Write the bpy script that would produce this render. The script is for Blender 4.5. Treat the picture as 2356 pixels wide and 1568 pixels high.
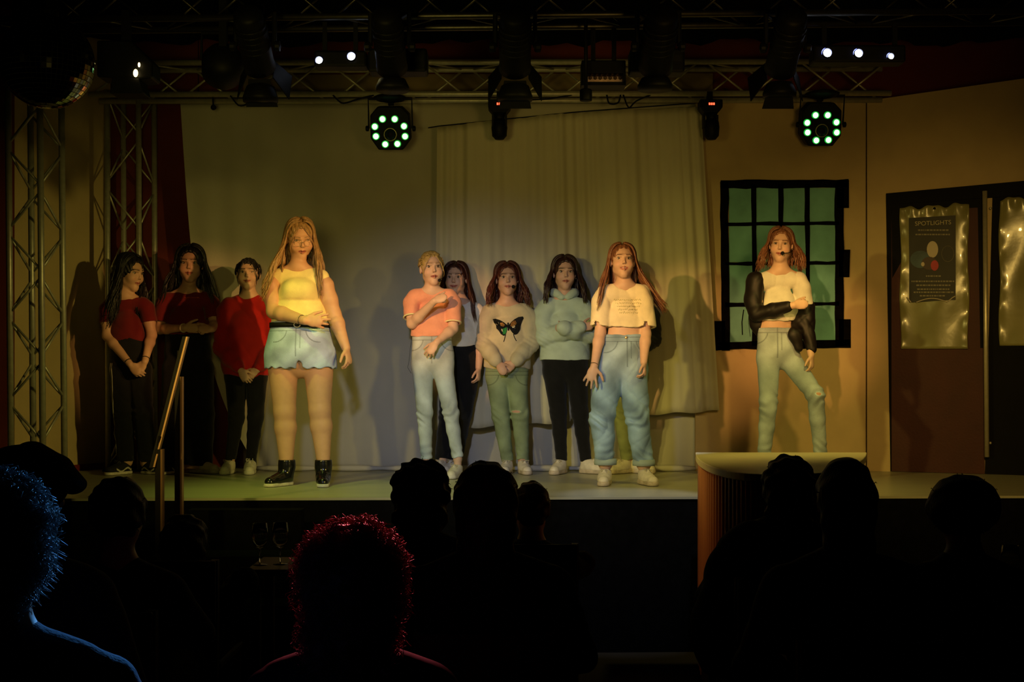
import bpy, math, random
import numpy as np
from mathutils import Vector, Matrix
for o in list(bpy.data.objects): bpy.data.objects.remove(o)
C = bpy.context.scene.collection
random.seed(5); RNG = np.random.default_rng(5)

# ------------------------------------------------------------------ camera, world, lights, exposure
FPX = 2930.0; CZ = 1.607; HZ = 861.0; ST = 0.90      # focal length (px), camera height, horizon row, stage height
def W(px, py, Y):
    return np.array([(px-1178.0)*Y/FPX, Y, CZ+(HZ-py)*Y/FPX])
cam_d = bpy.data.cameras.new('camera'); cam = bpy.data.objects.new('camera', cam_d); C.objects.link(cam)
cam.location = (0,0,CZ); cam.rotation_euler = (math.pi/2,0,0)
cam_d.sensor_width = 36; cam_d.lens = FPX/2356*36; cam_d.shift_y = (HZ-784)/2356.0
cam_d.clip_start = .05; cam_d.clip_end = 60
bpy.context.scene.camera = cam
wd = bpy.data.worlds.new('world'); bpy.context.scene.world = wd; wd.use_nodes = True
wd.node_tree.nodes['Background'].inputs[0].default_value = (0.5,0.3,0.1,1)
wd.node_tree.nodes['Background'].inputs[1].default_value = 0.0
vs = bpy.context.scene.view_settings
vs.view_transform = 'Standard'; vs.look = 'None'; vs.gamma = 1; vs.use_curve_mapping = False; vs.exposure = 0.5
def spot(name, loc, tgt, col, power, ang, blend=.6, size=.06):
    d = bpy.data.lights.new(name, 'SPOT'); d.color = col; d.energy = power
    d.spot_size = math.radians(ang); d.spot_blend = blend; d.shadow_soft_size = size
    o = bpy.data.objects.new(name, d); C.objects.link(o); o.location = loc
    o.rotation_euler = (Vector(tgt)-Vector(loc)).to_track_quat('-Z','Y').to_euler()
    return o
AMB = (1.0,.48,.14); YEL = (1.0,.78,.16); GRN = (.62,.85,.10); AMY = (1.0,.62,.14); COOL = (.62,.68,.95); ORG = (1.0,.36,.08)
#LIGHTS
spot('front_spot', (2.8,3.0,3.15), (-1.32,8.1,2.12), AMB, 800, 11, .9, .04)           # keys on the four front girls
spot('front_spot', (-2.0,3.0,3.15), (.72,8.1,2.05), AMB, 690, 11, .9, .04)
spot('front_spot', (-2.6,3.0,3.15), (-.55,8.6,2.05), AMB, 720, 9, .9, .04)
spot('front_spot', (-.1,3.0,3.15), (1.75,8.3,2.10), AMB, 580, 11, .9, .04)
spot('side_spot', (-3.6,3.2,3.0), (-.2,9.0,1.05), YEL, 200, 32, 1.0, .08)
spot('side_spot', (-3.0,3.2,3.0), (1.5,9.1,1.35), YEL, 290, 30, 1.0, .08)
spot('side_spot', (3.6,3.4,3.0), (-3.0,9.2,1.3), YEL, 300, 30, 1.0, .08)
spot('cool_spot', (-.6,2.6,3.0), (-.25,9.2,1.25), COOL, 250, 30, 1.0, .1)
spot('cool_spot', (.95,6.1,2.95), (.72,7.36,.9), COOL, 70, 24, .6, .02)
spot('wash_spot', (-1.6,7.0,3.3), (-1.2,7.8,.9), GRN, 60, 60, 1.0, .05)
spot('wash_spot', (1.9,7.0,3.3), (1.4,7.9,.9), YEL, 50, 70, 1.0, .05)
spot('wash_spot', (1.6,3.0,3.0), (3.1,9.0,1.4), AMY, 240, 40, 1.0, .1)
spot('wash_spot', (-1.0,3.2,2.3), (-.8,9.3,3.2), YEL, 70, 56, 1.0, .3)
spot('wash_spot', (1.4,3.2,2.3), (1.4,9.3,3.2), AMY, 66, 56, 1.0, .3)
spot('counter_spot', (-.9,6.5,3.3), (1.8,6.4,1.0), YEL, 150, 30, 1.0, .05)
spot('counter_spot', (-3.0,5.7,2.6), (1.4,6.6,.7), AMB, 60, 20, 1.0, .05)
spot('rim_spot_blue', (-.70,5.2,1.8), (-.95,2.38,1.10), (.10,.42,1.0), 150, 16, .5, .03)
spot('rim_spot_red', (-.5,5.5,2.0), (-.37,2.95,1.15), (1.0,.14,.18), 200, 13, .5, .03)
#ENDLIGHTS

# ------------------------------------------------------------------ materials
MATS = {}
def mat(name, col, rough=.7, metal=0, var=0.0, vscale=8, bump=0.0, bscale=60, attr=False, spec=.3, sheen=0, emit=None, est=0, stretch=None, alpha=None, trans=0):
    if name in MATS: return MATS[name]
    m = bpy.data.materials.new(name); m.use_nodes = True; MATS[name] = m
    nt = m.node_tree; N = nt.nodes; L = nt.links; b = N['Principled BSDF']
    b.inputs['Roughness'].default_value = rough; b.inputs['Metallic'].default_value = metal
    b.inputs['Specular IOR Level'].default_value = spec
    if sheen: b.inputs['Sheen Weight'].default_value = sheen
    if trans: b.inputs['Transmission Weight'].default_value = trans
    if alpha is not None: b.inputs['Alpha'].default_value = alpha
    tc = N.new('ShaderNodeTexCoord'); mp = N.new('ShaderNodeMapping'); L.new(tc.outputs['Object'], mp.inputs[0])
    if stretch: mp.inputs['Scale'].default_value = stretch
    src = None
    if attr:
        a = N.new('ShaderNodeAttribute'); a.attribute_name = 'Col'; src = a.outputs['Color']
    if var:
        n = N.new('ShaderNodeTexNoise'); n.inputs['Scale'].default_value = vscale; n.inputs['Detail'].default_value = 5
        L.new(mp.outputs[0], n.inputs['Vector'])
        mr = N.new('ShaderNodeMapRange'); mr.inputs[1].default_value = .3; mr.inputs[2].default_value = .7
        mr.inputs[3].default_value = 1-var; mr.inputs[4].default_value = 1+var*.6; L.new(n.outputs['Fac'], mr.inputs[0])
        mx = N.new('ShaderNodeVectorMath'); mx.operation = 'SCALE'; L.new(mr.outputs[0], mx.inputs['Scale'])
        if src is not None: L.new(src, mx.inputs[0])
        else: mx.inputs[0].default_value = col[:3]
        src = mx.outputs[0]
    if src is not None: L.new(src, b.inputs['Base Color'])
    else: b.inputs['Base Color'].default_value = (*col[:3],1)
    if bump:
        n = N.new('ShaderNodeTexNoise'); n.inputs['Scale'].default_value = bscale; n.inputs['Detail'].default_value = 3
        L.new(mp.outputs[0], n.inputs['Vector'])
        bp = N.new('ShaderNodeBump'); bp.inputs['Strength'].default_value = bump; bp.inputs['Distance'].default_value = .01
        L.new(n.outputs['Fac'], bp.inputs['Height']); L.new(bp.outputs[0], b.inputs['Normal'])
    if emit: b.inputs['Emission Color'].default_value = (*emit,1); b.inputs['Emission Strength'].default_value = est
    return m
BLK = mat('black_paint', (.006,.006,.007), .6, var=.3, vscale=12, spec=.15)
BLKC = mat('black_cloth', (.004,.004,.004), .95, var=.3, vscale=20, spec=.03)
BLKM = mat('black_fixture_metal', (.004,.004,.0045), .55, .0, var=.3, vscale=20, spec=.12)
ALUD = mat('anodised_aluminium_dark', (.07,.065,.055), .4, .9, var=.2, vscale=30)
ALU = mat('aluminium', (.50,.48,.40), .40, .5, var=.15, vscale=30)
STEEL = mat('brushed_steel', (.62,.56,.42), .42, .6, var=.1, vscale=40)

# ------------------------------------------------------------------ mesh helpers
def mesh_np(name, v, quads=None, tris=None, smooth=True, polys=None):
    me = bpy.data.meshes.new(name)
    if polys is not None:
        me.from_pydata([tuple(p) for p in v], [], [tuple(int(i) for i in q) for q in polys])
    else:
        v = np.asarray(v, np.float32); q = np.asarray(quads, np.int32)
        me.vertices.add(len(v)); me.vertices.foreach_set('co', v.ravel())
        me.loops.add(q.size); me.loops.foreach_set('vertex_index', q.ravel())
        me.polygons.add(len(q)); me.polygons.foreach_set('loop_start', np.arange(len(q), dtype=np.int32)*4)
        me.update(calc_edges=True)
    if smooth: me.polygons.foreach_set('use_smooth', np.ones(len(me.polygons), bool))
    me.update(); return me
def tag(o, label=None, cat=None, group=None, kind=None):
    if label: o['label'] = label
    if cat: o['category'] = cat
    if group: o['group'] = group
    if kind: o['kind'] = kind
    return o
def link(name, me, m, parent=None, loc=(0,0,0)):
    o = bpy.data.objects.new(name, me); C.objects.link(o)
    if me is not None and m is not None and not me.materials: me.materials.append(m)
    o.location = loc
    if parent: o.parent = parent
    return o
def empty(name, loc, label, cat, group=None, rz=0):
    o = bpy.data.objects.new(name, None); C.objects.link(o); o.location = loc; o.rotation_euler.z = rz
    o.empty_display_size = .1
    return tag(o, label, cat, group)
class MB:
    def __init__(s): s.v = []; s.f = []
    def add(s, v, f):
        n = len(s.v); s.v += [tuple(float(c) for c in p) for p in v]; s.f += [tuple(int(i)+n for i in q) for q in f]; return s
    def box(s, lo, hi, bev=0):
        (a,b,c),(d,e,g) = lo, hi
        return s.add([(a,b,c),(d,b,c),(d,e,c),(a,e,c),(a,b,g),(d,b,g),(d,e,g),(a,e,g)],
            [(0,3,2,1),(4,5,6,7),(0,1,5,4),(1,2,6,5),(2,3,7,6),(3,0,4,7)])
    def obox(s, c, ax, hs):
        c = np.array(c, float); A = [np.array(a, float) for a in ax]
        v = []
        for k in (-1,1):
            for j,i in ((-1,-1),(-1,1),(1,1),(1,-1)):
                v.append(c+A[0]*hs[0]*i+A[1]*hs[1]*j+A[2]*hs[2]*k)
        return s.add(v, [(0,3,2,1),(4,5,6,7),(0,1,5,4),(1,2,6,5),(2,3,7,6),(3,0,4,7)])
    def tube(s, path, r, n=8, cap=True):
        v, f = tube(path, r, n, cap); return s.add(v, f)
    def prism(s, pts, ext):      # polygon of 3-D points extruded by vector
        n = len(pts); e = np.array(ext, float); P = [np.array(p, float) for p in pts]
        return s.add(P+[p+e for p in P], [tuple(range(n))[::-1], tuple(range(n,2*n))]+[(i,(i+1)%n,n+(i+1)%n,n+i) for i in range(n)])
    def lathe(s, prof, c=(0,0,0), n=24, axis=None):
        c = np.array(c, float); d = np.array(axis if axis is not None else (0,0,1), float); d /= np.linalg.norm(d)
        a = np.cross(d, (0,1,0) if abs(d[1]) < .9 else (1,0,0)); a /= np.linalg.norm(a); b = np.cross(d, a)
        v = []; f = []
        for r, z in prof:
            for i in range(n):
                t = 2*math.pi*i/n; v.append(c+d*z+(a*math.cos(t)+b*math.sin(t))*r)
        m = len(prof)
        for k in range(m-1):
            for i in range(n): f.append((k*n+i, k*n+(i+1)%n, (k+1)*n+(i+1)%n, (k+1)*n+i))
        f.append(tuple(range(n))[::-1]); f.append(tuple(range((m-1)*n, m*n)))
        return s.add(v, f)
    def build(s, name, m, parent=None, smooth=False, loc=(0,0,0), bevel=0):
        loc = np.array(loc, float)
        v = [tuple(np.array(p)-loc) for p in s.v] if any(loc) else s.v
        me = mesh_np(name, v, polys=s.f, smooth=smooth)
        o = link(name, me, m, parent, tuple(loc))
        if bevel:
            bv = o.modifiers.new('bevel', 'BEVEL'); bv.width = bevel; bv.segments = 2; bv.limit_method = 'ANGLE'
        return o
def tube(path, r, n=8, cap=True):
    P = np.array(path, float); m = len(P); R = np.ones(m)*r if np.isscalar(r) else np.array(r, float)
    T = np.gradient(P, axis=0); T /= (np.linalg.norm(T, axis=1, keepdims=True)+1e-9)
    up = np.array([0,0,1.]) if abs(T[0][2]) < .9 else np.array([0,1.,0])
    v = []; a = np.cross(T[0], up); a /= np.linalg.norm(a)
    th = np.arange(n)*2*math.pi/n
    for i in range(m):
        a = a-T[i]*a.dot(T[i]); a /= np.linalg.norm(a)+1e-9; b = np.cross(T[i], a)
        v += list(P[i]+R[i]*(np.outer(np.cos(th), a)+np.outer(np.sin(th), b)))
    f = [(k*n+i, k*n+(i+1)%n, (k+1)*n+(i+1)%n, (k+1)*n+i) for k in range(m-1) for i in range(n)]
    if cap: f.append(tuple(range(n))[::-1]); f.append(tuple(range((m-1)*n, m*n)))
    return v, f
def sphere_mb(mb, c, r, n=12, m=8):
    c = np.array(c); r = np.ones(3)*r if np.isscalar(r) else np.array(r)
    v = []; f = []
    for j in range(m+1):
        ph = math.pi*j/m
        for i in range(n):
            t = 2*math.pi*i/n; v.append(c+r*np.array([math.sin(ph)*math.cos(t), math.sin(ph)*math.sin(t), math.cos(ph)]))
    for j in range(m):
        for i in range(n): f.append((j*n+i, (j+1)*n+i, (j+1)*n+(i+1)%n, j*n+(i+1)%n))
    mb.add(v, f); return mb

# ------------------------------------------------------------------ distance fields (bodies, clothes, shoes) meshed with surface nets
def nrm(a): a = np.asarray(a, float); return a/(np.linalg.norm(a)+1e-12)
class Field:
    def __init__(s, lo, hi, h):
        s.h = h; s.lo = np.array(lo, float); s.n = np.ceil((np.array(hi)-s.lo)/h).astype(int)+1
        s.g = np.full(s.n, .2, np.float32); s.ax = [s.lo[i]+h*np.arange(s.n[i]) for i in range(3)]
    def blk(s, lo, hi):
        a = np.clip(np.floor((np.array(lo)-s.lo)/s.h).astype(int), 0, s.n-1); b = np.clip(np.ceil((np.array(hi)-s.lo)/s.h).astype(int)+1, 1, s.n)
        b = np.maximum(b, a+1)
        sl = tuple(slice(a[i], b[i]) for i in range(3))
        X = s.ax[0][sl[0]][:,None,None].astype(np.float32); Y = s.ax[1][sl[1]][None,:,None].astype(np.float32); Z = s.ax[2][sl[2]][None,None,:].astype(np.float32)
        return sl, X, Y, Z
    def mix(s, sl, d, k, op):
        g = s.g[sl]
        if op == 'add':
            h = np.clip(.5+.5*(d-g)/k, 0, 1); s.g[sl] = d*(1-h)+g*h-k*h*(1-h)
        elif op == 'sub':
            d = -d; h = np.clip(.5-.5*(d-g)/k, 0, 1); s.g[sl] = d*(1-h)+g*h+k*h*(1-h)
    def cone(s, a, b, ra, rb, k=.01, sq=None, op='add'):
        a = np.array(a, float); b = np.array(b, float); m = max(ra, rb)*(1.0)+k*1.5+.03
        sl, X, Y, Z = s.blk(np.minimum(a,b)-m, np.maximum(a,b)+m)
        ba = b-a; L = ba.dot(ba)+1e-12; x = X-a[0]; y = Y-a[1]; z = Z-a[2]
        t = np.clip((x*ba[0]+y*ba[1]+z*ba[2])/L, 0, 1); x = x-t*ba[0]; y = y-t*ba[1]; z = z-t*ba[2]
        if sq is not None:
            u, f = sq; u = nrm(u); c = (x*u[0]+y*u[1]+z*u[2])*(1/f-1); x = x+u[0]*c; y = y+u[1]*c; z = z+u[2]*c
        s.mix(sl, (np.sqrt(x*x+y*y+z*z)-(ra+(rb-ra)*t)).astype(np.float32), k, op)
    def chain(s, pts, rs, k=.012, sq=None, op='add'):
        for i in range(len(pts)-1): s.cone(pts[i], pts[i+1], rs[i], rs[i+1], k, sq, op)
    def ell(s, c, r, R=None, k=.01, op='add'):
        c = np.array(c, float); r = np.ones(3)*np.array(r, float); m = max(r)+k*1.5+.02
        sl, X, Y, Z = s.blk(c-m, c+m); x = X-c[0]; y = Y-c[1]; z = Z-c[2]
        if R is not None:      # R rows = local axes in world
            x, y, z = (R[0][0]*x+R[0][1]*y+R[0][2]*z, R[1][0]*x+R[1][1]*y+R[1][2]*z, R[2][0]*x+R[2][1]*y+R[2][2]*z)
        k0 = np.sqrt((x/r[0])**2+(y/r[1])**2+(z/r[2])**2); k1 = np.sqrt((x/r[0]**2)**2+(y/r[1]**2)**2+(z/r[2]**2)**2)+1e-9
        s.mix(sl, (k0*(k0-1)/k1).astype(np.float32), k, op)
    def cut(s, p, n, amp=0, fr=30, k=.004):     # keep the side n points to
        p = np.array(p, float); n = nrm(n); X, Y, Z = [s.ax[i].reshape([-1 if j == i else 1 for j in range(3)]).astype(np.float32) for i in range(3)]
        d = -((X-p[0])*n[0]+(Y-p[1])*n[1]+(Z-p[2])*n[2])
        if amp: d = d+amp*np.sin(X*fr+1.3*np.sin(Y*fr*.7))
        s.g = np.maximum(s.g, d.astype(np.float32))
    def folds(s, fn, band=.03):
        i = np.nonzero(np.abs(s.g) < band); P = [s.ax[a][i[a]] for a in range(3)]
        s.g[i] += fn(*P).astype(np.float32)
    def at(s, p):
        i = np.clip(np.round((np.asarray(p)-s.lo)/s.h).astype(int), 0, s.n-1); return s.g[i[...,0], i[...,1], i[...,2]]
    def front(s, x, z, back=False):        # y of the first surface met from the camera side
        i = int(np.clip(round((x-s.lo[0])/s.h), 0, s.n[0]-1)); k = int(np.clip(round((z-s.lo[2])/s.h), 0, s.n[2]-1))
        col = s.g[i,:,k]; w = np.nonzero(col < 0)[0]
        if not len(w): return None
        j = w[0]
        if j == 0: return s.ax[1][0]
        a, b = col[j-1], col[j]; return s.ax[1][j-1]+s.h*a/(a-b)
    def mesh(s):
        g = s.g; g[0] = g[-1] = .1; g[:,0] = g[:,-1] = .1; g[:,:,0] = g[:,:,-1] = .1
        ins = g < 0
        c = np.zeros(np.array(g.shape)-1, np.int8)
        for i in (0,1):
            for j in (0,1):
                for k in (0,1): c += ins[i:g.shape[0]-1+i, j:g.shape[1]-1+j, k:g.shape[2]-1+k]
        I, J, K = np.nonzero((c > 0) & (c < 8)); n = len(I); idx = np.full(c.shape, -1, np.int32); idx[I,J,K] = np.arange(n)
        acc = np.zeros((n,3)); cnt = np.zeros(n)
        for ax in range(3):
            for u in (0,1):
                for w in (0,1):
                    o = [0,0,0]; o[(ax+1)%3] = u; o[(ax+2)%3] = w; e = list(o); e[ax] = 1
                    a = g[I+o[0],J+o[1],K+o[2]]; b = g[I+e[0],J+e[1],K+e[2]]; m = (a < 0) != (b < 0)
                    t = np.where(m, a/np.where(m, a-b, 1), 0)
                    p = np.array(o, float)[None,:]+np.zeros((n,1)); p[:,ax] = t
                    acc[m] += p[m]; cnt[m] += 1
        V = s.lo+s.h*(np.stack([I,J,K],1)+acc/np.maximum(cnt,1)[:,None])
        Q = []
        for ax in range(3):
            b1, b2 = (ax+1)%3, (ax+2)%3
            sa = [slice(None)]*3; sb = [slice(None)]*3; sa[ax] = slice(0,-1); sb[ax] = slice(1,None)
            A = ins[tuple(sa)]; B = ins[tuple(sb)]; P = np.stack(np.nonzero(A != B),1)
            ok = (P[:,b1] > 0)&(P[:,b2] > 0)&(P[:,b1] < g.shape[b1]-1)&(P[:,b2] < g.shape[b2]-1); P = P[ok]
            fl = A[P[:,0],P[:,1],P[:,2]]
            def cid(d1, d2):
                q = P.copy(); q[:,b1] -= d1; q[:,b2] -= d2; return idx[q[:,0],q[:,1],q[:,2]]
            q = np.stack([cid(1,1), cid(0,1), cid(0,0), cid(1,0)],1)
            q[~fl] = q[~fl][:,::-1]; Q.append(q)
        Q = np.concatenate(Q); Q = Q[(Q >= 0).all(1)]
        return V, Q
def smooth_np(V, Q, it=1):
    for _ in range(it):
        S = np.zeros_like(V); n = np.zeros(len(V))
        for a in range(4):
            b = (a+1)%4
            np.add.at(S, Q[:,a], V[Q[:,b]]); np.add.at(n, Q[:,a], 1); np.add.at(S, Q[:,b], V[Q[:,a]]); np.add.at(n, Q[:,b], 1)
        V = V*.4+.6*S/np.maximum(n,1)[:,None]
    return V
def set_col(me, col):
    a = me.attributes.new('Col', 'FLOAT_COLOR', 'POINT'); c = np.ones((len(me.vertices),4), np.float32); c[:,:3] = col
    a.data.foreach_set('color', c.ravel())
# ------------------------------------------------------------------ the place: hall, stage, scenery
def struct(name, mb, m, bevel=0): 
    o = mb.build(name, m, bevel=bevel); o['kind'] = 'structure'; return o
DARKW = mat('black_wall', (.008,.007,.007), .9, var=.3, vscale=3, spec=.1); MAROON = mat('maroon_wall', (.13,.020,.012), .8, var=.15, vscale=4, bump=.15, bscale=80)
BEIGE = mat('painted_board_beige', (.56,.42,.22), .75, var=.07, vscale=5, bump=.1, bscale=50); BEIGO = mat('painted_board_ochre', (.50,.37,.19), .75, var=.07, vscale=5, bump=.1, bscale=50)
struct('floor', MB().box((-7,-2.5,-.1),(7,10.2,0)), mat('hall_floor', (.02,.016,.014), .6, var=.3, vscale=2))
struct('ceiling', MB().box((-7,-2.5,5.6),(7,10.2,5.7)), DARKW)
struct('wall_left', MB().box((-7.1,-2.5,0),(-7,10.2,5.6)), DARKW); struct('wall_right', MB().box((7,-2.5,0),(7.1,10.2,5.6)), DARKW)
struct('wall_front', MB().box((-7,-2.6,0),(7,-2.5,5.6)), DARKW)
struct('wall_back', MB().box((-7,9.75,0),(7,9.85,5.6)), MAROON)
# stage deck with a grey-beige lino top and a black fascia
yl, yr = 7.245, 7.43
mb = MB(); mb.prism([(-6.2,yl+.0-(6.2-2.9)*.03,ST-.014),(6.2,yr+.1,ST-.014),(6.2,9.74,ST-.014),(-6.2,9.74,ST-.014)], (0,0,.014))
m = mat('stage_lino', (.40,.39,.27), .33, var=.10, vscale=4, spec=.45, stretch=(.35,3,1)); stg = mb.build('stage_deck', m); tag(stg, 'raised stage deck with pale scuffed lino and a black front', 'stage'); stg['kind'] = 'structure'; stg.name = 'floor_stage'
mb = MB(); mb.prism([(-6.2,yl+.01-(6.2-2.9)*.03,0),(6.2,yr+.11,0),(6.2,9.73,0),(-6.2,9.73,0)], (0,0,ST-.015)); o = struct('trim_1', mb, BLKC)
# far left wall return and dark maroon strip, small raised kerb
def quadwall(name, a, b, z0, z1a, z1b, th, m, kind='structure'):
    a = np.array(a, float); b = np.array(b, float); d = nrm_(b-a); n = np.array((-d[1], d[0]))*th
    v = [(a[0],a[1],z0),(b[0],b[1],z0),(b[0],b[1],z1b),(a[0],a[1],z1a),(a[0]+n[0],a[1]+n[1],z0),(b[0]+n[0],b[1]+n[1],z0),(b[0]+n[0],b[1]+n[1],z1b),(a[0]+n[0],a[1]+n[1],z1a)]
    o = MB().add(v, [(0,1,2,3),(7,6,5,4),(4,5,1,0),(5,6,2,1),(6,7,3,2),(7,4,0,3)]).build(name, m)
    if kind: o['kind'] = kind
    return o
def nrm_(a): return a/np.linalg.norm(a)
def XY(px, Y): return ((px-1178)*Y/FPX, Y)
quadwall('wall_left_return', XY(-60,8.75), XY(27,8.75), ST, 4.6, 4.6, .05, MAROON)
quadwall('wall_left_panel', XY(27,8.80), XY(254,9.68), ST, 4.3, 4.3, .05, BEIGE)
quadwall('baseboard_left', XY(20,8.775), XY(258,9.65), ST, ST+.045, ST+.045, .02, mat('kerb_red', (.16,.012,.014), .7, var=.2))
quadwall('wall_back_maroon', XY(225,9.71), XY(455,9.71), ST, 4.4, 4.4, .04, MAROON)
# lower beige wall strip seen behind between curtain and black valance
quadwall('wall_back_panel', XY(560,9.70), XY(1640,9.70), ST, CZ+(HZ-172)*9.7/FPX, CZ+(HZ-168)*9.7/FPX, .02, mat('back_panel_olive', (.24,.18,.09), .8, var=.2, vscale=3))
# flats on the right: straight piece with the painted window, then the angled pieces with the doors
quadwall('wall_flat_window', XY(1600,9.36), XY(1994,9.36), ST, CZ+(HZ-237)*9.36/FPX, CZ+(HZ-233)*9.36/FPX, .04, BEIGO)
YR = lambda px: 9.36-(px-1994)*(9.36-8.95)/362.0
zt = lambda px, py: CZ+(HZ-py)*YR(px)/FPX
quadwall('wall_flat_doors', XY(1994.6,9.355), XY(2500,YR(2500)), ST, zt(1994,232), zt(2500,160), .04, BEIGO)
mb = MB(); a = W(1994,232,9.34); mb.tube([(a[0],9.345,ST),(a[0],9.345,zt(1994,236))], .004, 4); struct('trim_2', mb, mat('board_joint', (.03,.02,.01), .9))
# black masking above the flats and a long black valance with a wavy hem
mb = MB(); n = 120; v = []; 
def vhem(px): return 97+5*math.sin(px*.021)+4*math.sin(px*.047+1)+3*math.sin(px*.009+2)
for i in range(n+1):
    px_ = -60+2480*i/n; x0 = (px_-1178)*8.75/FPX; yy = 8.75+.03*math.sin(px_*.09)+.02*math.sin(px_*.23)
    v.append((x0,yy,CZ+(HZ-vhem(px_))*8.75/FPX)); v.append((x0,yy,5.59)); v.append((x0,yy+.01,5.59)); v.append((x0,yy+.01,CZ+(HZ-vhem(px_))*8.75/FPX))
f = []
for i in range(n): b = 4*i; f += [(b,b+4,b+5,b+1),(b+1,b+5,b+6,b+2),(b+2,b+6,b+7,b+3),(b+3,b+7,b+4,b)]
o = MB().add(v, f).build('black_valance', BLKC, smooth=True); tag(o, 'long black valance with a wavy hem across the top of the stage', 'curtain')
def curtain(name, top, bot, Y, label, m, n=220, fold=lambda s,t: 0, rows=40, th=.004, group=None, warp=None):
    """top/bot: functions s in 0..1 -> pixel; folds push the cloth in depth"""
    v = []; 
    for side in (0,1):
        for j in range(rows+1):
            t = j/rows
            for i in range(n+1):
                s = i/n; a = np.array(top(s)); b = np.array(bot(s)); p = a*(1-t)+b*t; p = p+np.array((warp(s,t) if warp else 0, 0)); y = Y+fold(s,t)
                q = W(p[0], p[1], Y); v.append((q[0], y+side*th, q[2]))
    N = (n+1)*(rows+1); f = []
    for j in range(rows):
        for i in range(n):
            a = j*(n+1)+i; f += [(a, a+n+1, a+n+2, a+1), (N+a, N+a+1, N+a+n+2, N+a+n+1)]
    for i in range(n): a = i; f += [(a, a+1, N+a+1, N+a)]; a = rows*(n+1)+i; f += [(a, N+a, N+a+1, a+1)]
    o = MB().add(v, f).build(name, m, smooth=True); return tag(o, label, 'curtain', group)
SHEET = mat('backdrop_sheet', (.48,.45,.37), .9, var=.07, vscale=2.5, bump=.25, bscale=14, spec=.1)
def fsheet(s, t):
    x = s*12; lo = max(0, t-.55)/.45
    return .010*math.sin(x*2.7+.6*math.sin(t*3))*(.4+t)+.004*math.sin(x*9+t*2)+lo**1.6*(.030*math.sin(x*3.1+t*7)+.02*math.sin(x*1.3-t*9+1)-.03)
curtain('backdrop_sheet', lambda s: (415+s*1187, 238-s*2), lambda s: (468+s*1133, 1077+1.5*math.sin(s*40)), 9.46, 'wide grey backdrop sheet hanging to the stage floor, creased at the bottom', SHEET, 260, fsheet, 60, warp=lambda s,t: (1-s)**8*128*t**4)
mb = MB(); v = [W(590,1084,9.30), W(760,1078,9.28), W(1180,1080,9.28), W(1600,1078,9.30)]
mb.tube([np.array((p[0], p[1]-.01+.006*math.sin(p[0]*9), ST+.024)) for p in [v[0]+(v[3]-v[0])*t for t in np.linspace(0,1,60)]], [.012+.012*abs(math.sin(i*.37)) for i in range(60)], 8); 
o = mb.build('rolled_hem', SHEET, smooth=True); tag(o, 'bunched hem of pale cloth lying along the back of the stage floor', 'fabric')
SH2 = mat('voile_curtain', (.56,.52,.38), .9, var=.05, vscale=3, bump=.15, bscale=20, spec=.1)
rgc = np.random.default_rng(3); ph = rgc.random(40)*6
def fvoile(s, t):
    x = s*22; return .020*math.sin(x*1.1+ph[0]+.5*math.sin(t*2))+.008*math.sin(x*3.3+ph[1]+.4*math.sin(t*3+1))*(.6+.4*math.sin(x*.9))+(.004+.004*(math.sin(x*.6+1)>.5))*math.sin(x*7.3+ph[2])-.02
def vtop(s): return (1006+s*606, 294-s*46-9*math.sin(s*3.14))
def vbot(s): return (1000+s*654 if s > .05 else 1000+s*654, 988-s*38+(0 if s < .48 else -6)+2*math.sin(s*50))
curtain('voile_curtain', vtop, vbot, 9.31, 'pale gathered curtain hung crooked in front of the backdrop, hem above the floor', SH2, 300, fvoile, 40)
mb = MB(); a = W(985,294,9.345); b = W(1008,290,9.345); c = W(1640,234,9.345); mb.tube([a,b,(b+c)/2+np.array((0,.03,.02)),c], .004, 6); o = mb.build('curtain_rail', BLKM); tag(o, 'thin dark sagging rail carrying the pale gathered curtain', 'curtain rail')
# painted window on the flat
def flat_pt(px, py, off=0):      # a point on the straight flat
    return W(px, py, 9.36-off)
def strip(mb, p0, p1, wd, jag=0, rg=np.random.default_rng(2), th=.006):
    p0 = np.array(p0, float); p1 = np.array(p1, float); d = nrm_(p1-p0); n_ = np.array((-d[1], d[0])); k = 10 if jag else 1; A = []; B = []
    for i in range(k+1):
        p = p0+(p1-p0)*i/k; A.append(p+n_*wd/2+n_*jag*rg.standard_normal()); B.append(p-n_*wd/2+n_*jag*rg.standard_normal())
    P3 = [flat_pt(q[0],q[1],.008) for q in A+B[::-1]]; mb.prism(P3, (0,-th,0)); return mb
win = empty('painted_window', tuple(W(1805,805,9.35)), 'scenery window painted on the beige flat, green panes and thick black frame', 'window')
def wbuild(mb, name, m):
    L = np.array(win.location); mb.v = [tuple(np.array(p)-L) for p in mb.v]; return mb.build(name, m, win)
PANE = mat('painted_pane_green', (.16,.40,.37), .6, var=.25, vscale=5, stretch=(1,1,1), bump=.1); FRM = mat('painted_frame_black', (.0035,.003,.0025), .9, var=.4, vscale=20, spec=.02)
xs = [1675,1735,1797,1857,1926]; ys = [430,514,605,699,790]
for j in range(4):
    for i in range(4):
        mb = MB(); mb.prism([flat_pt(x,y,.001) for x,y in ((xs[i]+2,ys[j]+2),(xs[i+1]-2,ys[j]+2),(xs[i+1]-2,ys[j+1]-2),(xs[i]+2,ys[j+1]-2))][::-1], (0,-.006,0)); wbuild(mb, 'pane', PANE)
mb = MB(); strip(mb, (1666,418), (1670,806), 18, .8); strip(mb, (1658,424), (1952,422), 19, .8); strip(mb, (1650,795), (1957,790), 18, .8); strip(mb, (1931,420), (1931,796), 20, 1.0)
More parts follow.
